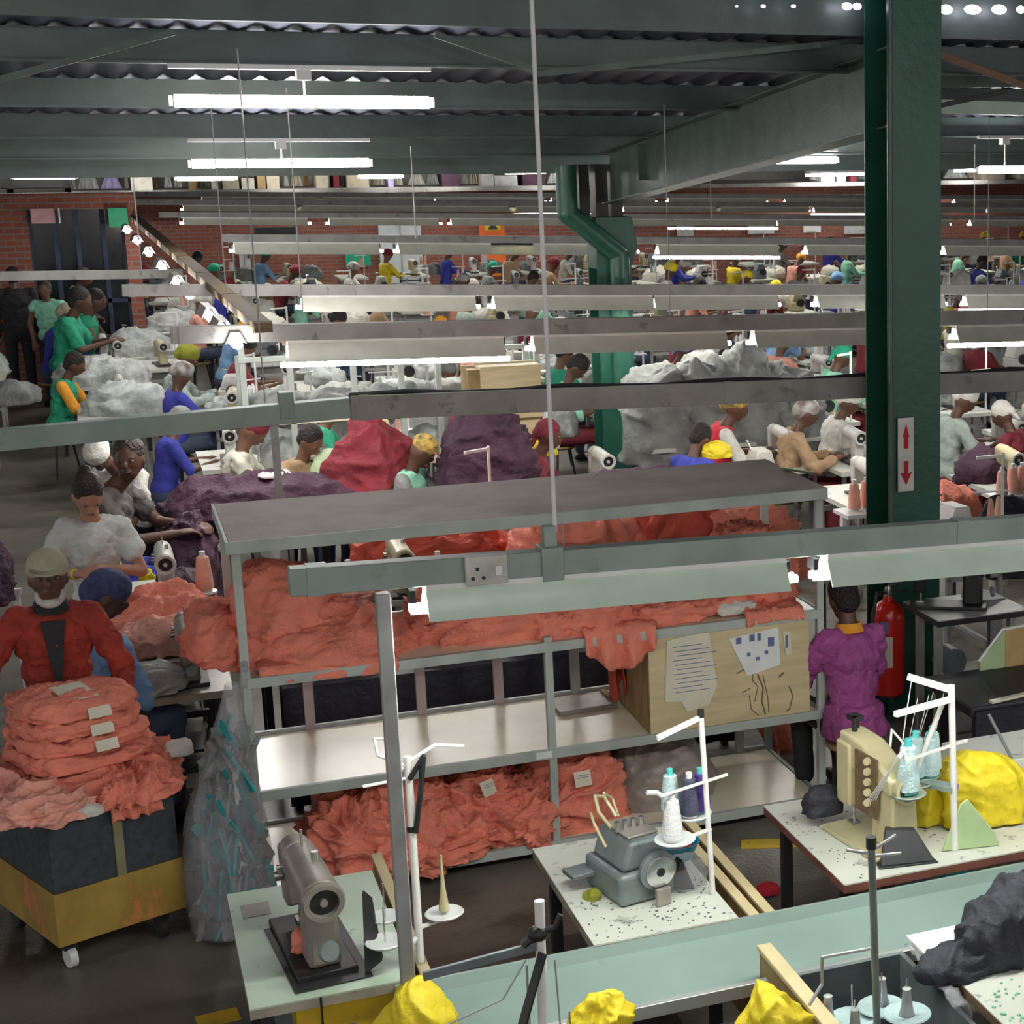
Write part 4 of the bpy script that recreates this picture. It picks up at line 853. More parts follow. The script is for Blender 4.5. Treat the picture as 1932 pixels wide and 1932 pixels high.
cone('navy thread cone on the upper dish of the middle stand', L2 + Vector((-.075, .03, .325)), 'thread_navy'); cone('violet thread cone on the upper dish beside the pole', L2 + Vector((-.02, .06, .325)), 'thread_purple', core='cone_aqua')
s3 = thing('thread_stand', 'large white thread stand with double arms on the right table', 'stand', (3.05, 6.1, .782))
MB().cyl((0,0,0), (-.02,0,.72), .014, n=14).build('pole', 'white_paint', s3)
MB().bar((-.02,0,.66), (-.33,-.13,.68), .02, .022).build('top_arm', 'white_paint', s3); MB().bar((-.02,0,.7), (-.16,.12,.74), .02, .024).build('top_arm', 'white_paint', s3)
MB().cyl((-.05,.02,.64), (-.14,.08,.34), .011).build('brace', 'white_paint', s3)
MB().bar((.07,.03,.46), (-.26,-.08,.46), .009, .01).build('cross_bar', 'white_paint', s3); MB().path([(-.26,-.08,.46),(-.27,-.08,.5),(-.3,-.09,.48)], .01).build('thread_guide', 'white_paint', s3)
for q in ((-.2,.03,.26), (-.05,.2,.26), (-.12,.13,.26)): disc(s3, q, .075, 'trunk_green')
MB().bar((0,0,.27), (-.12,.2,.26), .06, .02).build('bracket', 'trunk_green', s3)
mb = MB()
for i in range(5): mb.cyl((-.14 - .03*i, .12 - .05*i, .74 - .02 * i), (-.29, -.09, .48), .0015, n=4); mb.cyl((-.3,-.09,.48), (-.36 - .01*i, -.0, .28), .0015, n=4)
for q in ((-.17,.1),(-.1,.16),(-.07,.2),(-.03,.14)): mb.cyl((q[0], q[1], .44), (q[0]*.9, q[1]*.4, .67), .0015, n=4)
mb.build('threads', 'white_plastic', s3)
L3 = Vector((3.05, 6.1, .782))
for q, lab, s_ in [((-.2,.03,.275),'tall pale aqua cone at the left of the right thread stand',1.3), ((-.1,.17,.275),'pale aqua cone behind the slanted brace of the right stand',1.15), ((-.04,.16,.275),'pale aqua cone in the middle of the right thread stand',1.1), ((-.0,.22,.275),'pale aqua cone nearest the pole of the right thread stand',1.1)]:
    cone(lab, L3 + Vector(q), 'thread_aqua', s=s_, core='cone_aqua')
# ================================================================ bottom foreground
f1 = thing('thread_stand', 'white pole with black clamp at the bottom centre', 'stand', (1.1, 5.15, .72))
MB().cyl((0,0,0), (.01,0,.61), .016, n=14).build('pole', 'white_paint', f1)
MB().bar((-.36,-.0,.43), (.0,0,.46), .014, .03).build('side_arm', 'machine_grey', f1, bevel=.003)
mb = MB(); mb.ell((0,0,.5), (.035,.03,.028)); mb.path([(0,0,.5),(.05,-.02,.52),(.07,-.02,.56)], .009); mb.path([(0,0,.5),(-.05,0,.47)], .014); mb.build('clamp', 'black_plastic', f1)
MB().bar((-.0,-.06,.46), (-.14,-.12,.1), .035, .008).build('black_strap', 'black_plastic', f1)
mb = MB(); mb.path([(-.04,.0,.42),(-.12,0,.3),(-.3,.02,.24)], .003); mb.path([(.05,0,.4),(.06,0,.1)], .003); mb.cyl((-.04,0,.4),(-.04,0,.05),.004); mb.build('guide_wire', 'galv', f1)
disc(f1, (-.06,-.06,.1), .07, 'plastic_film'); disc(f1, (.08,-.04,.09), .07, 'plastic_film')
f2 = thing('thread_stand', 'grey thread stand with hooked wires and clear dishes, bottom right', 'stand', (2.2, 4.98, .68))
MB().cyl((0,0,0), (-.02,0,.72), .013, n=14).build('pole', 'pole_grey', f2); MB().cyl((-.02,0,.7),(-.02,0,.74),.018).build('pole_cap', 'black_plastic', f2)
mb = MB(); mb.path([(-.02,0,.69),(.07,.0,.73)], .006); mb.path([(-.02,0,.67),(.08,-.02,.67)], .007); mb.path([(-.02,0,.68),(-.1,.02,.7)], .006); mb.build('guide_arm', 'galv', f2)
mb = MB(); mb.path([(0,0,.34),(-.2,.0,.345),(-.2,0,.25),(-.26,-.03,.2)], .006); mb.build('hooked_wire', 'galv', f2)
for q in ((-.1,-.04,.05), (.11,.0,.06), (-.06,.08,.04), (.06,.1,.05)): disc(f2, q, .085, 'thread_aqua')
for k, q in enumerate([(-.1,-.04,.06), (.11,.0,.07), (-.14,.1,.05), (.07,.12,.06)]):
    o = thing('spool_core', '%s grey spool core on the bottom right stand' % ['leftmost near','rightmost near','leftmost rear','rightmost rear'][k], 'spool', Vector((2.2,4.98,.68)) + Vector(q), 0, 'empty spool cores'); MB().lathe([(.028,0),(.02,.03),(.014,.09),(.016,.095),(.008,.1)], 16).build('core', 'galv', o)
# black bench and bins
bb_ = thing('cloth_bin', 'black padded bench top at the bottom edge between yellow covers', 'bench', (1.25, 4.75, 0)); MB().bb(0, .62, 0, .68, .5, .62).build('pad', 'bench_black', bb_, bevel=.02)
for q in ((.04,.04),(.58,.04),(.04,.62),(.58,.62)): MB().bb(q[0]-.02,q[0]+.02,q[1]-.02,q[1]+.02,0,.5).build('leg','dark_steel',bb_)
q_ = P(1432, 1782, .8)
wp = thing('bin_panel', 'brown wooden divider slanting at the bottom right foreground', 'panel', (q_.x, q_.y - 1.0, 0)); MB().bb(0,.022,0,1.0,.3,.78).build('board','wood_brown',wp, bevel=.003); MB().bb(-.01,.045,0,1.0,.78,.8).build('edge_strip','plywood',wp, bevel=.003); MB().bb(.045,.06,0,.95,.75,.77).build('second_strip','machine_taupe',wp)
for yy in (.1,.85): MB().bb(0,.022,yy,yy+.04,0,.3).build('leg','wood_dark',wp)
gb = thing('metal_bin', 'grey steel bin with clear plastic liner, bottom right', 'bin', (2.02, 4.85, 0)); mb = MB(); mb.bb(0,.5,.6,.62,.3,.72); mb.bb(0,.5,.0,.02,.3,.6); mb.bb(.48,.5,.02,.6,.3,.72); mb.bb(0,.48,.02,.6,.3,.32); mb.build('shell','machine_grey',gb)
for q in ((.03,.03),(.47,.03),(.03,.58),(.47,.58)): MB().bb(q[0]-.02,q[0]+.02,q[1]-.02,q[1]+.02,0,.3).build('leg','dark_steel',gb)
drape('plastic_liner', 'clear plastic liner hanging over the right side of the grey bin', 'liner', (2.5, 4.9, .76), (2.55, 5.4, .76), .35, 'plastic_film', 131, over=.05, wave=.03)
table('white sewing table at the bottom right corner under navy cloth', 2.55, 3.6, 4.55, 5.45, edge='wood_dark')
m9 = flatbed('cream sewing machine cut off at the right edge, bottom right', (3.05, 5.0, .782), R(-4), 'machine_cream'); m9.scale = (1.15,)*3
hp('large navy cloth pile on the bottom right table', 2.88, 5.25, .82, .3, .14, .22, 'navy_cloth', 133, name='cloth_pile', amp=.06, f=4, rz=.5, nu=50, nv=90)
hp('navy cloth trailing to a point across the bottom right table', 2.66, 5.15, .8, .24, .1, .07, 'navy_cloth', 134, name='cloth_pile', amp=.04, f=5, rz=.2)
o = thing('paper_stack', 'white paper sheets on the bottom right table corner', 'paper', (2.52, 5.28, .783)); MB().bb(0,.22,0,.16,0,.012).build('sheet','paper',o)
mb = MB()
for i in range(150):
    x, y = rnd.uniform(2.57, 3.2), rnd.uniform(4.6, 5.0); s_ = rnd.uniform(.004, .011); mb.box((x, y, .783), (s_, s_, .006), (0, 0, rnd.uniform(0, 3)))
tag(mb.build('fabric_lint', 'mint_cloth', origin=(2.9, 4.8, .78)), 'pale green lint on the bottom right table', 'lint', kind='stuff')
for lab, px, py, z, sx, sy, sz, sd, rz in [('yellow cloth cover bottom centre beside the square post', 785, 1925, .86, .16, .15, .17, 141, 0), ('small yellow cloth cover at the bottom right of the clamp pole', 1130, 1915, .8, .12, .09, .12, 142, .3), ('pointed yellow cloth cover at the bottom right of centre', 1448, 1935, .8, .14, .14, .2, 143, 0)]:
    c = P(px, py, z); hp(lab, c.x, c.y, z - .04, sx, sy, sz, 'yellow_cloth', sd, name='cloth_cover', amp=.06, f=4, rz=rz, exp=1.25, fray=.25, nu=50, nv=90)
    o = thing('machine_stool', 'low dark support beneath the %s' % lab.split(' cover')[0] + ' cover at %s' % {141:'left',142:'centre',143:'right'}[sd], 'stand', (c.x, c.y, 0)); MB().bb(-.1,.1,-.1,.1,z-.12,z-.08).build('top','dark_steel',o); MB().cyl((0,0,0),(0,0,z-.12),.03).build('pole','dark_steel',o)
gl = thing('green_plate', 'pale green sloping plate at the foot of the square post', 'plate', P(705, 1900, .6)); MB().prism([(-.05,0,-.1),(.06,0,-.1),(.07,0,.12),(.03,0,.14)], (0,.2,0)).build('plate','partition_green',gl, bevel=.004)
# floor marks
for k, (px, py, rz) in enumerate([(395, 1925, .1), (1505, 1590, -.35)]):
    c = P(px, py, 0); o = MB().bb(-.05 if k == 0 else -.3, .12, -.06, .06, 0, .003).build('trim_%d' % (31 + k), 'yellow_paint'); o.location = (c.x, c.y, .0); o.rotation_euler.z = rz; struct(o)
o = hp('small red rag on the floor between bins and right table', 0, 0, 0, .06, .05, .04, 'bright_red_cloth', 151, name='rag', nu=12, nv=22, amp=.02, f=10); c = P(1450, 1680, .03); o.location = c
# ================================================================ right side behind
t = thing('cutting_table', 'long dark fabric covered bench right of the column', 'bench', (4.08, 7.97, 0))
MB().bb(0, 3, 0, .62, .62, .68).build('top', 'bench_black', t, bevel=.01); MB().bb(0.02, 3, -.02, 0, .02, .66).build('hanging_cloth', 'navy_cloth', t)
for q in ((.1,.1),(2.9,.1),(.1,.55),(2.9,.55)): MB().bb(q[0]-.03,q[0]+.03,q[1]-.03,q[1]+.03,0,.62).build('leg','dark_steel',t)
c = P(1885, 1318, .69); o = MB().box((0,0,0), (.45,.03,.015), (0,0,R(10))).build('wood_ruler', 'shelf_board'); o.location = (c.x + .15, c.y, .692); tag(o, 'pale wooden ruler lying on the dark bench at right', 'ruler')
q_ = P(1893, 1258, .68)
pt = thing('partition', 'low divider with green slope and tan board at the right edge', 'partition', (q_.x, q_.y - .02, .68))
MB().prism([(-.16,0,.0),(0,0,0),(0,0,.22),(-.16,0,.06)], (0,.02,0)).build('green_panel','partition_green',pt, bevel=.003); MB().bb(0,.4,0,.02,0,.24).build('tan_panel','partition_tan',pt, bevel=.003); MB().path([(-.17,0,.06),(-.02,0,.23),(.4,0,.25)], .008).build('rim','white_paint',pt)
q_ = P(1770, 1172, .85)
t = table('dark edged sewing table with black machine right of the column', q_.x, q_.x + .62, q_.y, q_.y + .5, z=.85, top='galv', edge='dark_steel', legs='galv')
m = flatbed('black sewing machine on the dark edged table right of the column', (q_.x + .2, q_.y + .27, .852), R(60), 'black_plastic')
o = MB().prism([(-.12,-.08,0),(.14,-.08,0),(-.12,-.08,.1)], (0,.14,0)).build('foam_block', 'white_plastic', bevel=.01); o.location = (q_.x + .48, q_.y + .36, .852); tag(o, 'white wedge block beside the black machine', 'block')
o = heap('hanging_cloth', 'dark striped cloth hanging at the far right above the bench', 'cloth', (0,0,0), (.6,.2,.5), 'navy_cloth', 161, amp=.05, layers=30); o.location = (6.2, 10.9, .7)
c = P(1805, 1395, .55); o = thing('teal_box', 'small teal box under the dark bench beside the right stand', 'box', (3.6, 7.3, 0)); MB().bb(0,.12,0,.1,0,.1).build('body','teal_scrap',o, bevel=.003)
for lab, px, py, z, y_ in [('coral garment hanging below the middle shelf at the right end', 1470, 1365, .55, 9.5)]:
    a = PV(1430, 1365, 9.55); b = PV(1520, 1355, 9.55); drape('draped_garment', lab, 'garment', a, b, .3, 'coral', 171, over=.1, taper=1., wave=.04)
# ================================================================ benches and heaps between the shelf unit and the rear rows
def plain_bench(label, x0, x1, y0, y1, z, top='table_white', cloth=None):
    t = thing('work_bench', label, 'bench', (x0, y0, 0)); w_, d_ = x1 - x0, y1 - y0
    MB().bb(0, w_, 0, d_, z - .04, z).build('top', top, t, bevel=.004)
    for q in ((.05,.05),(w_-.05,.05),(.05,d_-.05),(w_-.05,d_-.05)): MB().bb(q[0]-.02,q[0]+.02,q[1]-.02,q[1]+.02,0,z-.04).build('leg','dark_steel',t)
    if cloth: 
        mb = MB(); n = 60; vs = []
        for i in range(n + 1):
            x = w_ * i / n; yy = -.015 - .012 * math.sin(i * 1.3 + 2 * nz(Vector((i * .2, 1, 1)))); vs += [(x, yy, z + .003), (x, yy * 1.8, .05), (x, yy - .006, z + .003), (x, yy * 1.8 - .006, .05)]
        fs = []
        for i in range(n): k = 4 * i; fs += [(k, k+4, k+5, k+1), (k+2, k+3, k+7, k+6), (k, k+2, k+6, k+4), (k+1, k+5, k+7, k+3)]
        mb.add(vs, fs + [(0,1,3,2), (4*n,4*n+2,4*n+3,4*n+1)]); mb.build('hanging_cloth', cloth, t, angle=180)
    return t
plain_bench('long bench with black cloth hanging to the floor behind the shelf unit', .75, 3.35, 9.75, 10.35, .72, 'bench_black', 'navy_cloth')
for i, (x, z, m, lab) in enumerate([(1.05,.74,'silver_cloth','shiny grey cloth heap on the black bench behind the shelves, leftmost'), (1.75,.74,'cream_cloth','cream cloth heap on the black bench behind the shelf unit'), (2.25,.74,'blue_cloth','dark blue cloth heap on the black bench behind the middle post')]):
    hp(lab, x, 10.05, z, .28, .2, .1, m, 210 + i, amp=.05, f=5, nu=26, nv=50)
q_ = PV(612, 1335, 9.6); hp('coral bundle on the floor seen between the shelf uprights', q_.x, 9.58, .3, .18, .1, .14, 'coral_deep', 215, amp=.04, f=6, nu=26, nv=50)
# left aisle benches
table('small dark table with taupe machine left of the shelf unit', -.0, .5, 9.6, 10.3, z=.8, top='machine_taupe', edge='table_edge')
m = flatbed('dark taupe sewing machine just left of the shelf unit post', (.3, 9.95, .802), R(0), 'machine_taupe')
hp('crumpled silver plastic wrapped bundle beside the blue hairnet worker', .1, 9.72, .84, .16, .12, .12, 'silver_cloth', 221, name='bundle', amp=.06, f=5)
table('white sewing table covered by coral garments, left of the shelf unit', -.05, .5, 10.4, 11.5, z=.78)
hp('bright coral garment heap left of the shelf unit', .18, 10.95, .84, .34, .48, .2, 'coral', 223, amp=.09, f=4, exp=.9, group='coral heaps left of the shelf unit')
hp('second coral garment heap left of the shelf unit, nearer the camera', .2, 10.55, .84, .24, .2, .15, 'coral_pale', 225, amp=.07, f=5, group='coral heaps left of the shelf unit')
table('cluttered white sewing table with upright machine at the left', .0, .5, 11.6, 12.4, z=.78)
m = flatbed('off-white sewing machine facing the camera beside the white polo worker', (.27, 11.95, .782), R(0), 'machine_white')
hp('dark purple cloth around the off-white machine at the left', .38, 12.2, .8, .16, .18, .08, 'purple_cloth', 227, amp=.04, f=6, nu=26, nv=50)
cone('large coral thread cone left of the shelf unit corner post', (.47, 11.25, .95), 'thread_coral', s=1.4)
o = thing('cone_rack', 'low rack carrying the large coral cone by the corner post', 'rack', (.47, 11.25, .78)); MB().cyl((0,0,0),(0,0,.165),.015).build('pole','white_paint',o); MB().lathe([(.01,.15),(.07,.155),(.07,.168),(.01,.168)],18).build('cone_dish','white_plastic',o)
# purple masses
plain_bench('bench carrying the big dark purple pile at the left', .4, 1.9, 13.2, 14.3, .8)
hp('big dark purple garment pile behind the left end of shelf unit', 1.0, 13.7, .86, .72, .5, .34, 'purple_cloth', 231, amp=.1, f=3.5, nu=60, nv=110, group='dark purple garment piles')
hp('dark purple garments hanging off the bench beside the grey tee worker', .45, 13.2, .5, .24, .36, .6, 'purple_cloth', 232, amp=.09, f=3.5, nu=50, nv=90, group='dark purple garment piles')
hp('white cloth scrap lying on top of the big dark purple pile', 1.12, 13.6, 1.2, .12, .08, .04, 'white_cloth', 233, name='cloth_piece', amp=.03, f=8, nu=14, nv=26)
q_ = PV(268, 1010, 12.9); hp('royal blue and yellow cloth bundle below the grey tee worker', q_.x, 12.9, .5, .16, .2, .24, 'blue_cloth', 235, name='bundle', amp=.06, f=5); hp('yellow cloth strip on the blue bundle below the grey tee worker', q_.x + .0, 12.72, .62, .06, .05, .16, 'yellow_cloth', 236, name='bundle', amp=.03, f=6, rz=.5, nu=22, nv=40)
q_ = PV(702, 845, 14.35); hp('pyramid of dark red garments behind the shelf unit, left of centre', q_.x, 14.35, .9, .42, .36, .62, 'red_cloth', 241, amp=.1, f=3.5, exp=1.2, nu=50, nv=90, group='tall garment mounds'); plain_bench('bench under the dark red pyramid of garments', q_.x - .5, q_.x + .5, 14.0, 14.7, .82)
q_ = PV(920, 850, 14.0); hp('tall striped dark purple mound behind the shelf unit, centre', q_.x, 14.0, .9, .4, .36, .62, 'purple_cloth', 243, amp=.1, f=5, exp=.9, nu=50, nv=90, group='tall garment mounds'); plain_bench('bench under the striped dark purple mound', q_.x - .45, q_.x + .55, 13.7, 14.4, .82)
hp('low dark purple pile right of the pinkish red shirt worker', PV(1190, 860, 13.6).x, 13.6, .86, .45, .3, .16, 'purple_cloth', 245, amp=.06, f=5, group='dark purple garment piles'); plain_bench('bench under the low dark purple pile behind shelves', PV(1190, 860, 13.6).x - .5, PV(1190, 860, 13.6).x + .5, 13.3, 13.95, .8)
q_ = PV(1125, 880, 13.2); o = thing('paper_roll', 'pale mint paper leaning right of the pinkish red shirt worker', 'paper', (q_.x, 13.2, .86)); MB().box((0,0,.1),(.12,.02,.26),(0,R(28),0)).build('sheet','paper',o)
q_ = P(625, 890, .98); o = mound((0,0,0), (.16,.1,.2), 247, amp=.02, f=5, nu=24, nv=44).build('fan_guard', 'paper_green', angle=180); o.location = q_; o.rotation_euler.y = .4; tag(o, 'pale olive rounded machine cover above the shelf unit, left', 'cover')
for i, (px, py) in enumerate([(1612, 950), (1634, 945), (1650, 952), (1890, 925), (1910, 918), (1928, 915)]):
    q_ = P(px, py + 12, .95); cone('%s coral cone %s the tall column' % (ORD[i % 3 + 1], 'left of' if i < 3 else 'right of'), (q_.x, q_.y, .95), 'thread_coral', s=1.3, group='coral cones by the tall column')
for k, xx in enumerate((1632, 1910)):
    q_ = P(xx, (963, 931)[k], .945); o = thing('cone_rack', 'white cone rack %s the tall column' % ('left of', 'right of')[k], 'rack', (q_.x, q_.y, 0)); MB().bb(-.2,.2,-.14,.14,.92,.948).build('shelf','white_plastic',o); MB().bb(.16,.19,-.02,.02,0,1.4).build('pole','white_paint',o); MB().bb(-.19,-.16,-.02,.02,0,.92).build('pole','white_paint',o)
q_ = P(1795, 965, .8); hp('coral cloth heap just right of the tall column', q_.x, q_.y, .75, .22, .2, .28, 'coral', 251, amp=.06, f=5, nu=30, nv=60)
o = thing('stool', 'low stand under the coral heap right of the tall column', 'stand', (q_.x, q_.y, 0)); MB().bb(-.18,.18,-.18,.18,.66,.7).build('top','wood_brown',o); MB().cyl((0,0,0),(0,0,.66),.04).build('pole','dark_steel',o)
c_ = thing('green_note', 'pale green paper taped on the right corner of top board', 'paper', P(1503, 888, 1.856)); MB().box((0,0,0),(.19,.09,.003),(R(-20),R(8),R(-30))).build('sheet','paper_green',c_)
q_ = P(-5, 1000, 1.0); hp('dark purple cloth hanging at the very left edge', -.85, 12.7, .8, .22, .3, .4, 'purple_cloth', 253, amp=.08, f=4); 
o = thing('rail', 'pale rail at the left edge holding the dark purple cloth', 'rail', (-.85, 12.7, 0)); MB().bb(-.3,.25,-.02,.02,.7,.74).build('bar','white_paint',o); MB().bb(.2,.24,-.02,.02,0,.7).build('leg','white_paint',o); MB().bb(-.3,-.26,-.02,.02,0,.7).build('leg','white_paint',o)
# second shelf unit further back
r2 = thing('storage_rack', 'rear steel shelf unit with white posts holding grey garments', 'shelving', (1.1, 15.7, 0))
for x in (0, .38, .9, 1.3, 1.62, 2.05, 2.5): MB().bb(x - .025, x + .025, 0, .05, 0, 1.95 - .05 * x).build('post', 'rack_paint', r2, bevel=.003)
for z in (.85, 1.28): MB().bb(-.03, 2.55, 0, .5, z - .03, z).build('shelf_board', 'shelf_board', r2)
MB().bb(-.03, 2.55, -.01, .04, 1.8, 1.84).build('top_rail', 'rack_paint', r2)
for x in (0, 2.5): MB().bb(x - .025, x + .025, .45, .5, 0, 1.8).build('post', 'rack_paint', r2)
for i, x in enumerate((1.35, 1.9, 2.4, 2.85)): hp('grey garment pile on the rear shelf unit, %s from left' % ORD[i + 1], x, 15.95, 1.3, .28, .2, .26, 'grey_cloth', 261 + i, amp=.06, f=5, nu=30, nv=60, group='grey garments on the rear shelf unit')
for i, x in enumerate((1.5, 2.1, 2.7)): hp('silver grey garment pile on the lower rear shelf, %s from left' % ORD[i + 1], x, 15.95, .88, .3, .2, .22, 'silver_cloth', 266 + i, amp=.06, f=5, nu=30, nv=60, group='grey garments on the rear shelf unit')
a, b = PV(880, 795, 15.5), PV(1010, 682, 15.5)
o = thing('cream_cupboard', 'cream wooden cupboard at the right end of the rear shelf unit', 'cupboard', (a.x + .1, 15.3, .75)); w_ = b.x - a.x - .1; MB().bb(0, w_, 0, .35, 0, b.z - .75).build('body', 'plywood', o, bevel=.005); MB().bb(-.1, 0, 0, .35, 0, b.z - .77).build('side_panel', 'wood_brown', o); MB().bb(0, w_, -.01, 0, (b.z-.75)/2 - .01, (b.z-.75)/2 + .01).build('door_gap', 'wood_dark', o)
for q in (0.03, w_ - .03): MB().bb(q-.03, q+.03, .05, .1, -.75, 0).build('leg', 'dark_steel', o)
q_ = P(978, 782, 1.2); hp('bright yellow cloth on the bench below the cream cupboard', q_.x, 14.9, 1.0, .15, .1, .12, 'yellow_cloth', 271, name='cloth_piece', amp=.04, f=6, nu=22, nv=40)
# tall grey garment masses beyond the column
for i, (px, pt, w_) in enumerate([(1245, 690, .42), (1330, 655, .45), (1420, 650, .45), (1480, 690, .4)]):
    t_ = PV(px, pt, 16.0); hp('tall grey garment mass right of the rear column, %s from left' % ORD[i + 1], t_.x, 16.0, .82, w_, .4, t_.z - .85, 'grey_cloth', 281 + i, amp=.12, f=3, nu=50, nv=90, group='tall grey garment masses')
plain_bench('long bench under the tall grey garment masses', PV(1200, 700, 16).x, PV(1530, 700, 16).x, 15.6, 16.4, .8)
for i, (px, py, w_) in enumerate([(190, 690, .5), (260, 640, .5), (240, 740, .45), (400, 560, .5), (330, 600, .5)]):
    q_ = P(px, py, 1.0); hp('silvery garment pile in the left aisle rows, %s counted from the near one' % ORD[[2,3,1,5,4][i]], q_.x, q_.y, .84, w_, .4, .26, 'silver_cloth', 291 + i, amp=.09, f=4, nu=30, nv=60, group='silvery piles in the left rows'); plain_bench('bench under the %s silvery pile of the left rows' % ORD[[2,3,1,5,4][i]], q_.x - .5, q_.x + .5, q_.y - .4, q_.y + .4, .8)
plain_bench('bench with coral cones behind the top left of shelf unit', 1.0, 2.1, 10.9, 11.5, .85)
flatbed('cream sewing machine seen between top board and nearest trunking', (1.62, 11.15, .852), R(0), 'machine_cream')
for i, x in enumerate((1.15, 1.3, 1.85)): cone('coral cone on the bench behind the shelf unit, %s from left' % ORD[i + 1], (x, 11.1, .852), 'thread_coral', s=1.35, group='coral cones behind the shelf unit')
hp('bright coral scraps on the bench behind top left of shelf unit', 1.3, 11.0, .88, .2, .12, .09, 'coral_pale', 311, name='cloth_piece', amp=.06, f=8, nu=24, nv=44)
hp('white plastic heap behind the left post of the shelf unit', .85, 10.5, .95, .14, .12, .14, 'white_cloth', 312, name='cloth_piece', amp=.05, f=6, nu=24, nv=44)
plain_bench('small bench under the white plastic heap', .68, 1.02, 10.4, 10.75, .92)
# ================================================================ people
def remesh(mb, name, m, parent, vox=.012, smooth=4, wr=0, k=.5, ws=.12):
    me = bpy.data.meshes.new('tmp'); me.from_pydata(mb.v, [], mb.f); o = bpy.data.objects.new('tmp', me); C.objects.link(o)
    r = o.modifiers.new('r', 'REMESH'); r.mode = 'VOXEL'; r.voxel_size = vox; r.use_smooth_shade = True
    s_ = o.modifiers.new('s', 'SMOOTH'); s_.factor = k; s_.iterations = smooth
    if wr:
        tx = bpy.data.textures.get('wr') or bpy.data.textures.new('wr', 'CLOUDS'); tx.noise_scale = .07; tx.noise_depth = 2
        d = o.modifiers.new('d', 'DISPLACE'); d.texture = tx; d.strength = wr; d.mid_level = .36
    dg = bpy.context.evaluated_depsgraph_get(); n = bpy.data.meshes.new_from_object(o.evaluated_get(dg)); bpy.data.objects.remove(o); bpy.data.meshes.remove(me)
    n.name = name; n.materials.clear(); n.materials.append(M[m]); n.shade_smooth()
    ob = bpy.data.objects.new(name, n); C.objects.link(ob)
    if parent: ob.parent = parent
    return ob
def tc(mb, a, ra, b, rb):
    mb.cyl(a, b, ra, rb, n=12); mb.ell(a, (ra,)*3, 8, 12); mb.ell(b, (rb,)*3, 8, 12)
def ik(S, T, l1, l2, pole):
    d = T - S; L = min(d.length, (l1 + l2) * .995); T = S + d.normalized() * L; d = (T - S)
    a = (l1*l1 - l2*l2 + L*L) / (2*L); h = math.sqrt(max(0, l1*l1 - a*a)); u = d.normalized()
    p = (pole - u * pole.dot(u)).normalized(); return S + u * a + p * h, T
PN = []
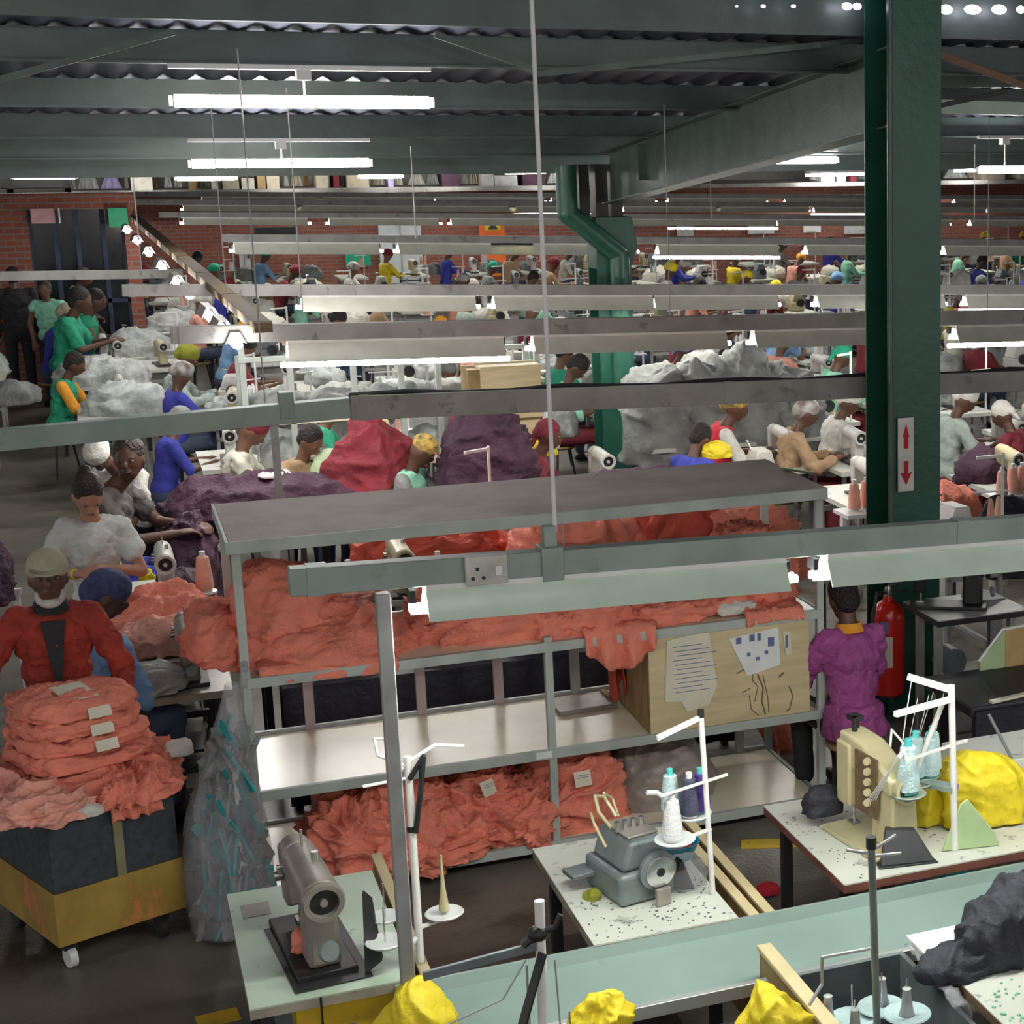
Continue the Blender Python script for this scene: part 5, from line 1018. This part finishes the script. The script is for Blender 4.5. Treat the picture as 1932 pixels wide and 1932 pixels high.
def person(label, px, py, zt, face, pose='sit', lean=.14, skin='skin_dark', shirt='white_cloth', sleeve=.5, slm=None, pants='black_cloth', hat=('scarf', 'white_cloth'), hands=None, hp_=22, hy=0, det=1, group=None, at=None, vest=None, collar=None, slim=1., extra=None, long=False):
    V = Vector; stand = pose == 'stand'; s = zt / (1.72 if stand else 1.30)
    pel = V((0, 0, .93 if stand else .53)); up = V((0, lean, 1)).normalized()
    chest = pel + up * .34; neck = pel + up * .54; hc = neck + V((0, lean * .35 + .03, .135))
    t = thing('person', label, 'person', (0,0,0), R(face), group); t.scale = (s,)*3
    hl = Matrix.Rotation(R(face), 3, 'Z') @ V((hc.x, hc.y, 0)) * s
    base = at if at is not None else P(px, py, zt); t.location = (base.x - hl.x, base.y - hl.y, 0)
    vox = {0: .026, 1: .0125, 2: .008}[det]
    hr = Matrix.Rotation(R(hy), 3, 'Z') @ Matrix.Rotation(R(-hp_), 3, 'X')
    def hd(x, y, z): return hc + hr @ V((x, y, z))
    b = MB()
    b.ell(hc, (.074, .094, .112), 12, 18, hr); b.ell(hd(0, .03, -.065), (.052, .055, .055), 8, 12, hr)
    if det:
        b.ell(hd(0, .098, -.02), (.014, .02, .026), 6, 8, hr); b.ell(hd(0, .088, -.058), (.026, .014, .012), 6, 8, hr); b.ell(hd(0, .082, .02), (.05, .012, .01), 6, 8, hr)
        for q in (-1, 1): b.ell(hd(q * .076, 0, -.012), (.01, .02, .032), 6, 8, hr)
    tc(b, neck - up * .06, .055, hd(0, -.01, -.07), .047)
    b.ell(chest + up * .1, (.1, .06, .1), 8, 12); tc(b, neck - up * .07 + V((-.1, 0, 0)), .04, neck - up * .07 + V((.1, 0, 0)), .04)
    hands = hands or ((-.13, .42, .80), (.13, .42, .80)) if not stand else (hands or ((-.1, .3, 1.06), (.1, .3, 1.08)))
    sl = MB(); arms = []
    for q, T in zip((-1, 1), hands):
        S = neck - up * .075 + V((q * .175 * slim, 0, 0)); E, Wr = ik(S, V(T), .28, .25, V((q * .75, -.35, -.9)))
        arms.append((q, S, E, Wr)); f = (Wr - E).normalized()
        tc(b, S, .045, E, .037); tc(b, E, .037, Wr, .024)
        side = f.cross(V((0, 0, 1))); side = side.normalized() if side.length > .1 else V((1, 0, 0)); nrm = side.cross(f)
        if nrm.z > 0: nrm = -nrm
        pc = Wr + f * .055
        tc(b, Wr, .023, pc + f * .02, .022)
        for i in range(4):
            o = side * ((i - 1.5) * .021); k = Wr + f * .085 + o; r_ = .0098 if det == 2 else .012
            tc(b, Wr + f * .02 + o * .7, .014, k, .0125)
            ln = (.034, .04, .038, .03)[i if q > 0 else 3 - i]; m1 = k + (f * .9 + nrm * .45).normalized() * ln; m2 = m1 + (f * .45 + nrm * .9).normalized() * ln * .8
            if det: tc(b, k, r_, m1, r_ * .95); tc(b, m1, r_ * .95, m2, r_ * .85)
        th = Wr + f * .025 - side * q * .02; th2 = th + (f * .8 - side * q * .75 + nrm * .2).normalized() * .045; th3 = th2 + (f * .95 - side * q * .1 + nrm * .35).normalized() * .03
        if det: tc(b, th, .014, th2, .0125); tc(b, th2, .0125, th3, .0105)
        e1 = S + (E - S) * min(1, sleeve / .5) if sleeve <= .5 else E
        if slm: sl = MB()
        tc(sl, S, .06 * slim, e1, .053 if sleeve > .3 else .062)
        if sleeve > .5: tc(sl, E, .05, E + (Wr - E) * ((sleeve - .5) / .5), .038)
        if slm: remesh(sl, 'sleeve', slm, t, vox * 1.1, 4, wr=.012 if det else 0)
    body = b
    if det == 0 or True:
        # lower body as part of the continuous figure (legs inside trousers)
        for q in (-1, 1):
            hip = pel + V((q * .09, 0, -.02)); kn = V((q * .1, .02, .49)) if stand else V((q * .12, .42, .53)); an = V((q * .1, 0, .09)) if stand else V((q * .12, .38, .09))
            tc(b, hip, .075, kn, .05); tc(b, kn, .05, an, .036); tc(b, an, .036, an + V((0, .11, -.04)), .028)
        b.ell(pel, (.14, .1, .12), 8, 12); b.ell(pel + up * .2, (.12, .085, .16), 8, 12)
    remesh(body, 'body', skin, t, vox, 3 if det else 2)
    # shirt
    sh = MB(); k = slim
    sh.ell(pel + up * .04, (.17 * k, .125, .13), 10, 16); sh.ell(pel + up * .2, (.155 * k, .115, .17), 10, 16); sh.ell(chest + up * .02, (.178 * k, .122, .17), 10, 16)
    tc(sh, neck - up * .075 + V((-.15 * k, 0, 0)), .062, neck - up * .075 + V((.15 * k, 0, 0)), .062)
    if long: sh.cyl(pel + up * .1, pel + V((0, 0, -long)), .155, .185, n=20); sh.ell(pel + V((0,0,-long)), (.185,.185,.03), 6, 16)
    if slm is None: sh.v, o_ = sh.v, len(sh.v); sh.f += [tuple(i + o_ for i in f) for f in sl.f]; sh.v += sl.v; sh.m += sl.m
    remesh(sh, 'shirt', shirt, t, vox * 1.15, 5 if det else 2, wr=.045 if det else 0)
    if collar: MB().lathe([(.075, -.02), (.062, .015), (.055, .03), (.066, .035), (.085, -.015)], 20, neck - up * .02, up).build('collar', collar, t)
    # trousers
    pa = MB(); pa.ell(pel + V((0, 0, -.02)), (.165, .13, .13), 8, 16)
    for q in (-1, 1):
        hip = pel + V((q * .09, 0, -.02)); kn = V((q * .1, .02, .49)) if stand else V((q * .12, .42, .53)); an = V((q * .1, 0, .12)) if stand else V((q * .12, .38, .12))
        tc(pa, hip, .092, kn, .066); tc(pa, kn, .066, an, .055)
    remesh(pa, 'trousers', pants, t, vox * 1.2, 4 if det else 2, wr=.012 if det else 0)
    for q in (-1, 1):
        an = V((q * .1, 0, .05)) if stand else V((q * .12, .38, .05)); f_ = MB(); f_.ell(an + V((0, .06, -.012)), (.045, .135, .045), 8, 14); f_.build('shoe', 'black_plastic', t)
    # head wear
    kind, hm = hat; h = MB()
    if kind == 'scarf': h.ell(hd(0, -.018, .035), (.088, .1, .095), 10, 16, hr); h.ell(hd(0, -.1, -.01), (.04, .035, .04), 8, 12, hr); tc(h, hd(0, -.1, -.02), .026, hd(0.02, -.12, -.11), .018)
    elif kind == 'turban': h.ell(hd(0, -.02, .05), (.1, .115, .09), 10, 16, hr); h.ell(hd(0, .03, .1), (.06, .05, .04), 8, 12, hr); h.ell(hd(0, -.09, .0), (.06, .05, .06), 8, 12, hr)
    elif kind == 'hair': h.ell(hd(0, -.022, .03), (.083, .1, .1), 10, 16, hr); h.ell(hd(0, -.05, -.03), (.07, .06, .07), 8, 12, hr)
    elif kind == 'bun': h.ell(hd(0, -.022, .03), (.084, .1, .1), 10, 16, hr); h.ell(hd(0, -.1, .07), (.045, .045, .045), 8, 12, hr); h.ell(hd(0, -.05, -.02), (.07, .06, .07), 8, 12, hr)
    elif kind in ('cap', 'net'): h.ell(hd(0, -.01, .045), (.088, .106, .085), 10, 16, hr); 
    if kind == 'net': h.ell(hd(0, -.06, .0), (.08, .07, .08), 8, 12, hr)
    if h.v: remesh(h, {'scarf': 'headscarf', 'turban': 'headscarf', 'hair': 'hair', 'bun': 'hair', 'cap': 'cap', 'net': 'hairnet'}[kind], hm, t, vox * .9, 3, wr=.01 if det else 0)
    if kind == 'cap':
        vz = MB(); n = 10; vl = .07 if det == 2 else .1; pts = []
        for i in range(n + 1):
            a = math.pi * (i / n) ; pts.append(hd(.078 * math.cos(a), 0.07 + vl * math.sin(a), .045 - .02 * math.sin(a)))
        pts2 = [p + hr @ V((0, 0, .006)) for p in pts]; vz.add(pts + pts2, [tuple(range(n + 1)), tuple(range(n + 1, 2 * n + 2))[::-1]] + [(i, n+1+i, n+2+i, i+1) for i in range(n)] + [(n, 2*n+1, n+1, 0)])
        vz.build('visor', extra or hm, t)
    if det:
        for q in (-1, 1):
            e = MB().ell(hd(q * .03, .082, .003), (.014, .009, .008), 6, 10, hr).build('eye', 'eye_white', t); MB().ell(hd(q * .03, .0895, .003), (.006, .004, .006), 6, 8, hr).build('pupil', 'eye_dark', e)
        MB().ell(hd(0, .096, -.06), (.018, .006, .0045), 6, 10, hr).build('mouth', 'lips', t)
        mb = MB()
    if not stand and base.z >= 0:
        q = thing('stool', 'stool under the %s' % ' '.join(label.split()[:9]).split(' with ')[0].split(' and ')[0].split(' seated')[0].split(' looking')[0].split(' beside')[0].split(' behind')[0] + ', %s seated' % (ORD[len(PN)] if len(PN) < 21 else 'last'), 'stool', (t.location.x, t.location.y, 0)); zz = .425 * s; MB().lathe([(.15, zz - .035), (.165, zz - .02), (.16, zz)], 20).build('seat', 'wood_brown', q)
        for w_ in range(3): MB().cyl((.1 * math.cos(w_*2.1), .1 * math.sin(w_*2.1), zz - .03), (.17 * math.cos(w_*2.1), .17 * math.sin(w_*2.1), 0), .012, n=8).build('leg', 'dark_steel', q)
    PN.append(t); return t, hd, hr, s
CAMF = 155
p_, hd, hr, s_ = person('person in red work coat and khaki cap standing behind the trolley', 85, 1040, 1.78, 182, 'stand', .1, 'skin_dark', 'rust_red', 1., hat=('cap', 'khaki_cloth'), hands=((-.26, .3, .98), (.42, .15, .92)), hp_=-2, hy=0, det=2, slim=.9, long=.4, collar='black_cloth')
b = MB(); b.ell(hd(0, .05, -.112), (.05, .045, .026), 8, 14, hr); b.ell(hd(-.05, .03, -.085), (.016, .035, .035), 6, 10, hr); b.ell(hd(.05, .03, -.085), (.016, .035, .035), 6, 10, hr); remesh(b, 'beard', 'beard', p_, .008, 3)
MB().prism([(-.05,.15,1.4),(.05,.15,1.4),(.015,.17,1.1),(-.015,.17,1.1)], (0,.012,0)).build('shirt_front', 'black_cloth', p_)
p_, hd, hr, s_ = person('person in white polo shirt standing and looking down at their hands', 162, 893, 1.78, 178, 'stand', .12, 'skin_light', 'polo_white', .28, hat=('bun', 'hair_brown'), pants='denim', hands=((-.06, .27, 1.2), (.1, .27, 1.18)), hp_=40, hy=12, det=2, slim=.84)
MB().lathe([(.028,-.008),(.032,0),(.028,.008)], 16, (.1, .27, 1.18), Vector((-.6,.6,.2))).build('bracelet', 'sign_yellow', p_)
person('person in grey tee seated at a machine, looking over their shoulder', 240, 828, 1.62, -110, 'sit', .22, 'skin_dark', 'grey_shirt', .3, hat=('hair', 'hair_brown'), pants='blue_cloth', hands=((-.1, .5, .78), (.12, .48, .78)), hp_=5, hy=-85, det=2)
person('person in pale blue shirt and dark blue hairnet seated at the left', 198, 1082, 1.42, -55, 'sit', .2, 'skin_dark', 'sky_cloth', 1., hat=('net', 'hairnet_blue'), pants='denim', hands=((-.1, .4, .74), (.16, .36, .72)), hp_=30, hy=-30, det=2, slim=1.05)
person('person in magenta tunic seated between shelf unit and column, seen from behind', 1590, 1096, 1.3, 5, 'sit', .1, 'skin_dark', 'magenta_cloth', .95, hat=('hair', 'hair_black'), pants='black_cloth', hands=((-.1, .38, .74), (.1, .38, .74)), hp_=30, hy=0, det=2, collar='orange_cloth', slim=.92, long=.06)
person('person leaning forward with white cap and white shirt, behind the seated grey tee', 185, 842, 1.6, 150, 'stand', .55, 'skin_dark', 'white_cloth', .5, hat=('turban', 'white_cloth'), hands=((-.15, .5, .8), (.15, .5, .8)), hp_=60, at=P(185, 842, 1.5) * 1, det=1)
mid = [
 ('person in green vest with orange sleeves seated at the far left row', 140, 668, 1.35, -100, 'skin_dark', 'green_cloth', 1., 'orange_cloth', ('hair', 'hair_black'), 'denim', 30, 0),
 ('person in olive headscarf and pale green shirt reaching right', 353, 655, 1.4, -100, 'skin_dark', 'pale_green_cloth', 1., None, ('turban', 'olive_cloth'), 'denim', 30, 0),
 ('person in coral visored cap and mint vest seated behind the shelf unit', 797, 824, 1.34, -120, 'skin_dark', 'mint_cloth', .5, 'grey_cloth', ('cap', 'pattern_cloth'), 'denim', 42, 20),
 ('person in pinkish red shirt with maroon headscarf behind the shelf unit', 1035, 795, 1.36, -110, 'skin_dark', 'red_cloth', .95, None, ('scarf', 'maroon_cloth'), 'denim', 12, 0),
 ('person with short black hair and violet blue shirt behind shelf unit', 1322, 803, 1.28, -60, 'skin_dark', 'blue_cloth', .5, None, ('hair', 'hair_black'), 'denim', 45, 0),
 ('person in bright red vest with white sleeves and patterned headscarf', 1388, 742, 1.42, -100, 'skin_dark', 'bright_red_cloth', .55, 'white_cloth', ('turban', 'pattern_cloth'), 'maroon_cloth', 15, -10),
 ('person in tan jumper with silver hairnet seated at a machine', 1522, 755, 1.36, -100, 'skin_dark', 'tan_cloth', .95, None, ('net', 'hairnet_silver'), 'maroon_cloth', 22, 0),
 ('person all in white with white headscarf left of the tall column', 1602, 735, 1.36, -100, 'skin_dark', 'white_cloth', .7, None, ('turban', 'white_cloth'), 'maroon_cloth', 25, 0),
 ('person in white beret and pale grey tee right of the tall column', 1822, 730, 1.4, -95, 'skin_dark', 'pale_green_cloth', .4, None, ('turban', 'white_cloth'), 'maroon_cloth', 35, 0),
 ('person in cream cardigan bending at a machine left of centre', 478, 785, 1.42, -100, 'skin_brown', 'cream_cloth', .9, None, ('scarf', 'maroon_cloth'), 'denim', 50, 0),
 ('person in rusty brown top beside the cream cardigan worker', 585, 805, 1.36, -140, 'skin_brown', 'tan_cloth', .3, None, ('hair', 'hair_black'), 'denim', 40, 0),
 ('person in green top bending right of the cream box, by the rear column', 1090, 672, 1.4, -110, 'skin_dark', 'mint_cloth', .5, None, ('hair', 'hair_black'), 'maroon_cloth', 60, 0),
 ('person in blue shirt with brown cap seated at the far left', 125, 575, 1.5, -100, 'skin_dark', 'blue_cloth', .9, None, ('net', 'khaki_cloth'), 'denim', 35, 0),
 ('person in green vest beside the coral cloth at the far left', 180, 548, 1.62, -100, 'skin_dark', 'green_cloth', .1, None, ('hair', 'hair_black'), 'denim', 20, 0),
 ('person in green tee raising arm in front of the brick office', 150, 545, 1.75, -100, 'skin_dark', 'green_cloth', .4, None, ('hair', 'hair_black'), 'denim', 20, 0),
 ('person in teal top at the right, behind the third trunking', 1590, 652, 1.4, -90, 'skin_dark', 'mint_cloth', .8, None, ('scarf', 'green_cloth'), 'maroon_cloth', 30, 0),
 ('person in maroon top facing the white beret worker, far right', 1890, 760, 1.3, 40, 'skin_dark', 'maroon_cloth', .5, None, ('scarf', 'white_cloth'), 'maroon_cloth', 30, 0),
]
MIDP = []
for lab, px, py, zt, fc, sk, sh, sl_, slm, hat, pn, hp__, hy in mid:
    MIDP.append(person(lab, px, py, zt, fc, 'sit', .2, sk, sh, sl_, slm, pn, hat, hp_=hp__, hy=hy, det=1, extra='coral_pale' if 'coral visored' in lab else None, collar=None)[0])
hp('yellow patterned headscarf cloth beside the violet blue shirt worker', 0, 0, 0, .13, .12, .1, 'yellow_cloth', 203, name='cloth_cover', amp=.03, f=7); o = [q for q in C.objects if q.get('label','').startswith('yellow patterned')][0]; o.location = P(1352, 855, 1.05)
person('person in dark jacket standing at the far left edge, seen from behind', 22, 505, 1.86, 0, 'stand', .05, 'skin_dark', 'black_cloth', 1., hat=('hair', 'hair_black'), hands=((-.24, .05, .8), (.24, .05, .8)), det=1, slim=1.15)
person('person in light green sleeveless top standing at the far left', 82, 530, 1.72, 160, 'stand', .05, 'skin_brown', 'mint_cloth', .08, hat=('hair', 'hair_brown'), pants='black_cloth', hands=((-.2, .1, .9), (.2, .1, .9)), hp_=5, det=1)
person('person in black jacket with white collar standing by the office window', 152, 458, 1.85, -100, 'stand', .2, 'skin_dark', 'black_cloth', 1., None, 'denim', ('hair', 'hair_black'), hp_=20, det=1, collar='white_cloth', at=PV(152, 460, 27.3))
# small templates for the far rows
# ================================================================ benches with machines in the rear rows
def far_table():
    t = thing('sewing_table', 'x', 'table', (0,0,-5)); MB().bb(0,.55,0,1.05,.74,.78).build('tabletop','table_white',t)
    mb = MB(); 
    for xx in (.06,.47):
        mb.bb(xx,xx+.03,.1,.14,0,.74); mb.bb(xx,xx+.03,.9,.94,0,.74); mb.bb(xx,xx+.03,.1,.94,.05,.08)
    mb.bb(.06,.5,.5,.54,.3,.34); mb.bb(.06,.5,.1,.13,.6,.64); mb.bb(.06,.5,.9,.93,.6,.64); mb.build('leg_frame','galv',t); return t
def far_stand():
    t = thing('thread_stand', 'x', 'stand', (0,0,-5)); mb = MB(); mb.cyl((0,0,0),(0,0,.72),.012,n=8); mb.bar((0,0,.7),(-.2,-.05,.7),.02,.02); mb.bar((.05,0,.45),(-.2,-.04,.45),.012,.012); mb.build('pole','white_paint',t)
    mb = MB(); mb.lathe([(.01,0),(.1,.002),(.1,.014),(.01,.014)],14,(-.06,0,.22)); mb.build('cone_dish','white_plastic',t)
    MB().lathe([(.032,.235),(.03,.28),(.018,.38),(.008,.4)],12,(-.09,-.03,0)).build('thread_cone','thread_coral',t)
    k = MB().lathe([(.032,.235),(.03,.28),(.018,.38),(.008,.4)],12,(-.02,.04,0)).build('thread_cone','thread_coral',t); return t
FT = far_table(); FS = far_stand()
FM = flatbed('x', (0,0,-5), 0, 'machine_white', hi=0); FO = thing('overlock_machine', 'x', 'sewing machine', (0,0,-5))
MB().bb(-.12,.12,-.15,.16,0,.15).build('lower_body','machine_white',FO,bevel=.02); mb = MB(); mb.prism([(-.1,-.13,.15),(.11,-.13,.15),(.07,-.13,.3),(-.05,-.13,.3)],(0,.24,0)); mb.build('upper_body','machine_white',FO,bevel=.015)
MB().cyl((.03,-.15,.14),(.03,-.2,.14),.065,n=18).build('hand_wheel','dark_steel',FO); mb = MB(); mb.path([(-.05,.05,.28),(-.08,.08,.36),(-.02,.12,.35)],.008); mb.build('thread_guide','chrome',FO)
FQ = thing('stool', 'x', 'stool', (0,0,-5)); MB().lathe([(.15,.39),(.165,.405),(.16,.425)], 14).build('seat','wood_brown',FQ)
for w_ in range(3): MB().cyl((.1*math.cos(w_*2.1),.1*math.sin(w_*2.1),.4),(.17*math.cos(w_*2.1),.17*math.sin(w_*2.1),0),.012,n=6).build('leg','dark_steel',FQ)
# low detail people
TP = []
for i, (ln, hk) in enumerate([(.2,'scarf'), (.1,'turban'), (.35,'net'), (.15,'hair')]):
    t, *_ = person('x', 0, 0, 1.3, -90, 'sit', ln, 'skin_dark', 'white_cloth', [.5,.9,.3,.5][i], None, 'denim', (hk, 'white_cloth'), hp_=25 + 8*i, det=0, at=Vector((0,0,-5))); TP.append(t)
templates = [FT, FS, FM, FO, FQ] + TP
SC = [('white_cloth','white'),('mint_cloth','mint'),('green_cloth','green'),('blue_cloth','blue'),('grey_cloth','grey'),('sky_cloth','light blue'),('red_cloth','red'),('yellow_cloth','yellow'),('maroon_cloth','maroon'),('cream_cloth','cream'),('pale_green_cloth','pale grey green'),('tan_cloth','tan'),('coral_pale','pale coral')]
HC = [('white_cloth','white'),('hair_black','black'),('green_cloth','green'),('red_cloth','red'),('sky_cloth','light blue'),('yellow_cloth','yellow'),('maroon_cloth','maroon'),('grey_cloth','grey'),('orange_cloth','orange'),('hairnet_silver','silver')]
def inframe(p, z=1., m=60):
    c, s = math.cos(TH), math.sin(TH); x, yy = p[0]*c - p[1]*s, p[0]*s + p[1]*c; Z = z - H
    d = yy*math.cos(PITCH) - Z*math.sin(PITCH); u = yy*math.sin(PITCH) + Z*math.cos(PITCH)
    X, Y = PX + F*x/d, PY - F*u/d; return (-m < X < 1932 + m and Y < 1932), X, Y
used = [p.location.copy() for p in PN]
garm = {12.9: ('purple_cloth','dark purple'), 16.2: ('grey_cloth','grey'), 21.5: ('silver_cloth','silver grey'), 27.5: ('white_cloth','white'), 34: ('cream_cloth','cream'), 39: ('grey_cloth','pale grey')}
PILE = {}
def pile_proto(m):
    if m not in PILE: PILE[m] = [mound((0,0,0), (.3,.36,.22), 300 + 7*len(PILE) + i, amp=.07, f=4, nu=22, nv=44).build('garment_pile', m, angle=180) for i in range(2)]
    return PILE[m]
n_p = 0
for i, (row_, pn) in enumerate(zip(mid, MIDP)):
    if row_[4] <= -60:
        X, Y = pn.location.x, pn.location.y; who = row_[0].split(' seated')[0].split(' with silver')[0].split(' behind')[0].split(' reaching')[0].split(' in front')[0].split(' beside')[0].split(' bending')[0].split(' left of')[0]
        dup(FT, (X + .33, Y - .55, 0), 0, 'white sewing table in front of the %s' % ' '.join(who.split()[:9]), 'tables of the mid rows')
        dup(FO if i % 3 == 1 else FM, (X + .62, Y - .1, .782), R(rnd.uniform(-8, 8)), 'sewing machine in front of the %s' % ' '.join(who.split()[:10]), 'machines of the mid rows')
bpy.context.view_layer.update()
RES = []
for o in list(C.objects):
    if o.parent is None and o.name.split('.')[0] in ('work_bench','sewing_table','pile_bench','storage_rack','person','steel_column','garment_heap','sewing_machine') and o.location.z > -1:
        pts = []
        for q in ([o] if o.type == 'MESH' else []) + list(o.children): 
            if q.type == 'MESH': pts += [q.matrix_world @ Vector(k) for k in q.bound_box]
        if pts: RES.append((min(p.x for p in pts), max(p.x for p in pts), min(p.y for p in pts), max(p.y for p in pts)))
def free(x0, x1, y0, y1): return all(x1 < r[0] or x0 > r[1] or y1 < r[2] or y0 > r[3] for r in RES)
CARD = ['zero','one','two','three','four','five','six','seven','eight','nine','ten','eleven']
RV = [11.1, 12.9, 14.9, 16.9, 19.4, 21.5, 24.4, 27.5, 30.5, 34, 38]
for ri, v in enumerate(RV):
    nm = ORD[ri + 3]; k = 0; x = -1.6 if v > 17 else (.75 if v > 12 else .9); x0_ = x
    gk = min(garm, key=lambda q: abs(q - v)); gm, gn = garm[gk]
    if ri == 0: gm, gn = 'purple_cloth', 'dark purple'
    step = 1.32 if v < 26 else 1.25
    while x < 24:
        ok, X, Y = inframe((x + .3, v), .8)
        if not ok or Y < 300:
            x += step; continue
        if v > 26.5 and X < 245: x += step; continue
        if abs(x + .3 - 4.63) < .55 and (abs(v - 10) < 1.2 or abs(v - 16.9) < 1.4): x += step; continue
        if not free(x + .03, x + .52, v - .5, v + .5): x += .25; continue
        k += 1; side = rnd.random()
        where = 'rear row %s, %s from left' % (CARD[ri + 1], ORD[min(k, 20)])
        y0 = v - .5
        t = dup(FT, (x, y0, 0), 0, 'white topped sewing table at %s' % where, 'rear sewing tables')
        if v < 24 or rnd.random() < .75:
            pr = FO if rnd.random() < .4 else FM
            mm = rnd.choice(['machine_white','machine_cream','machine_grey','white_paint'])
            mt = {'arm': mm, 'column': mm, 'head': mm, 'lower_body': mm, 'upper_body': mm}
            dup(pr, (x + .27, v - .05, .782), R(rnd.uniform(-8, 8)), '%s sewing machine at %s' % ({'machine_white':'off-white','machine_cream':'cream','machine_grey':'grey','white_paint':'white'}[mm], where), 'rear sewing machines', mats=mt)
        if rnd.random() < (.8 if v < 24 else .6):
            tm = rnd.choice(['thread_coral','thread_white','thread_aqua']) if v > 13 else 'thread_coral'
            dup(FS, (x + .48, v - .42, .782), R(rnd.uniform(-20, 20)), '%s cone thread stand at %s' % ({'thread_coral':'coral','thread_white':'white','thread_aqua':'pale aqua'}[tm], where), 'rear thread stands', mats={'thread_cone': tm})
        if rnd.random() < .8:
            pr = rnd.choice(pile_proto(gm if rnd.random() < .85 else 'grey_cloth')); o = pr.copy(); C.objects.link(o); sc_ = rnd.uniform(.7, 1.25)
            o.location = (x + .72 if rnd.random() < .5 else x + .25, v + .28, .8); o.rotation_euler.z = rnd.uniform(0, 6); o.scale = (sc_ * .8, sc_ * .8, sc_)
            cn_ = gn if o.material_slots[0].material.name == gm else 'grey'
            tag(o, '%s garment pile at %s' % (cn_, where), 'garments', 'rear garment piles')
        pp = Vector((x - .32, v - .05, 0))
        if v > 16 and not (X < 440 and v < 18) and not (X < 230 and v < 21) and rnd.random() < .92 and free(pp.x - .15, pp.x + .15, pp.y - .2, pp.y + .2) and all((Vector(q) - pp).length > .75 for q in used):
            tp = rnd.choice(TP); (sm, sn), (hm, hn) = rnd.choice(SC), rnd.choice(HC); zs = rnd.uniform(.95, 1.08)
            hk = 'hair' if tp is TP[3] else ('hairnet' if tp is TP[2] else 'headscarf')
            if hk == 'hair': hm, hn = 'hair_black', 'black'
            sk = rnd.choice(['skin_dark','skin_brown'])
            dup(tp, pp, R(-90 + rnd.uniform(-25, 25)), 'seated person, %s %s, %s top, %s' % (hn, hk, sn, where), 'seated workers in the rear rows', mats={'shirt': sm, 'headscarf': hm, 'hairnet': hm, 'hair': hm, 'body': sk}, scale=zs); n_p += 1; dup(FQ, pp, 0, 'round stool under the worker at %s' % where, 'rear stools')
            used.append(pp)
        x += step
for t in templates:
    def rm(o):
        for c in list(o.children): rm(c)
        bpy.data.objects.remove(o)
    rm(t)
for l in PILE.values():
    for o in l: bpy.data.objects.remove(o)
# ================================================================ world and view
w = bpy.data.worlds.new('world'); bpy.context.scene.world = w; w.use_nodes = True
bg = w.node_tree.nodes['Background']; bg.inputs[0].default_value = (1, .98, .94, 1); bg.inputs[1].default_value = .75
sc = bpy.context.scene
sc.view_settings.view_transform = 'Standard'; sc.view_settings.look = 'None'; sc.view_settings.gamma = 1; sc.view_settings.use_curve_mapping = False
sc.view_settings.exposure = .48
cy = sc.cycles
cy.max_bounces = 4; cy.diffuse_bounces = 3; cy.glossy_bounces = 2; cy.transmission_bounces = 2; cy.transparent_max_bounces = 6; cy.caustics_reflective = False; cy.caustics_refractive = False
cy.use_adaptive_sampling = True; cy.adaptive_threshold = .03
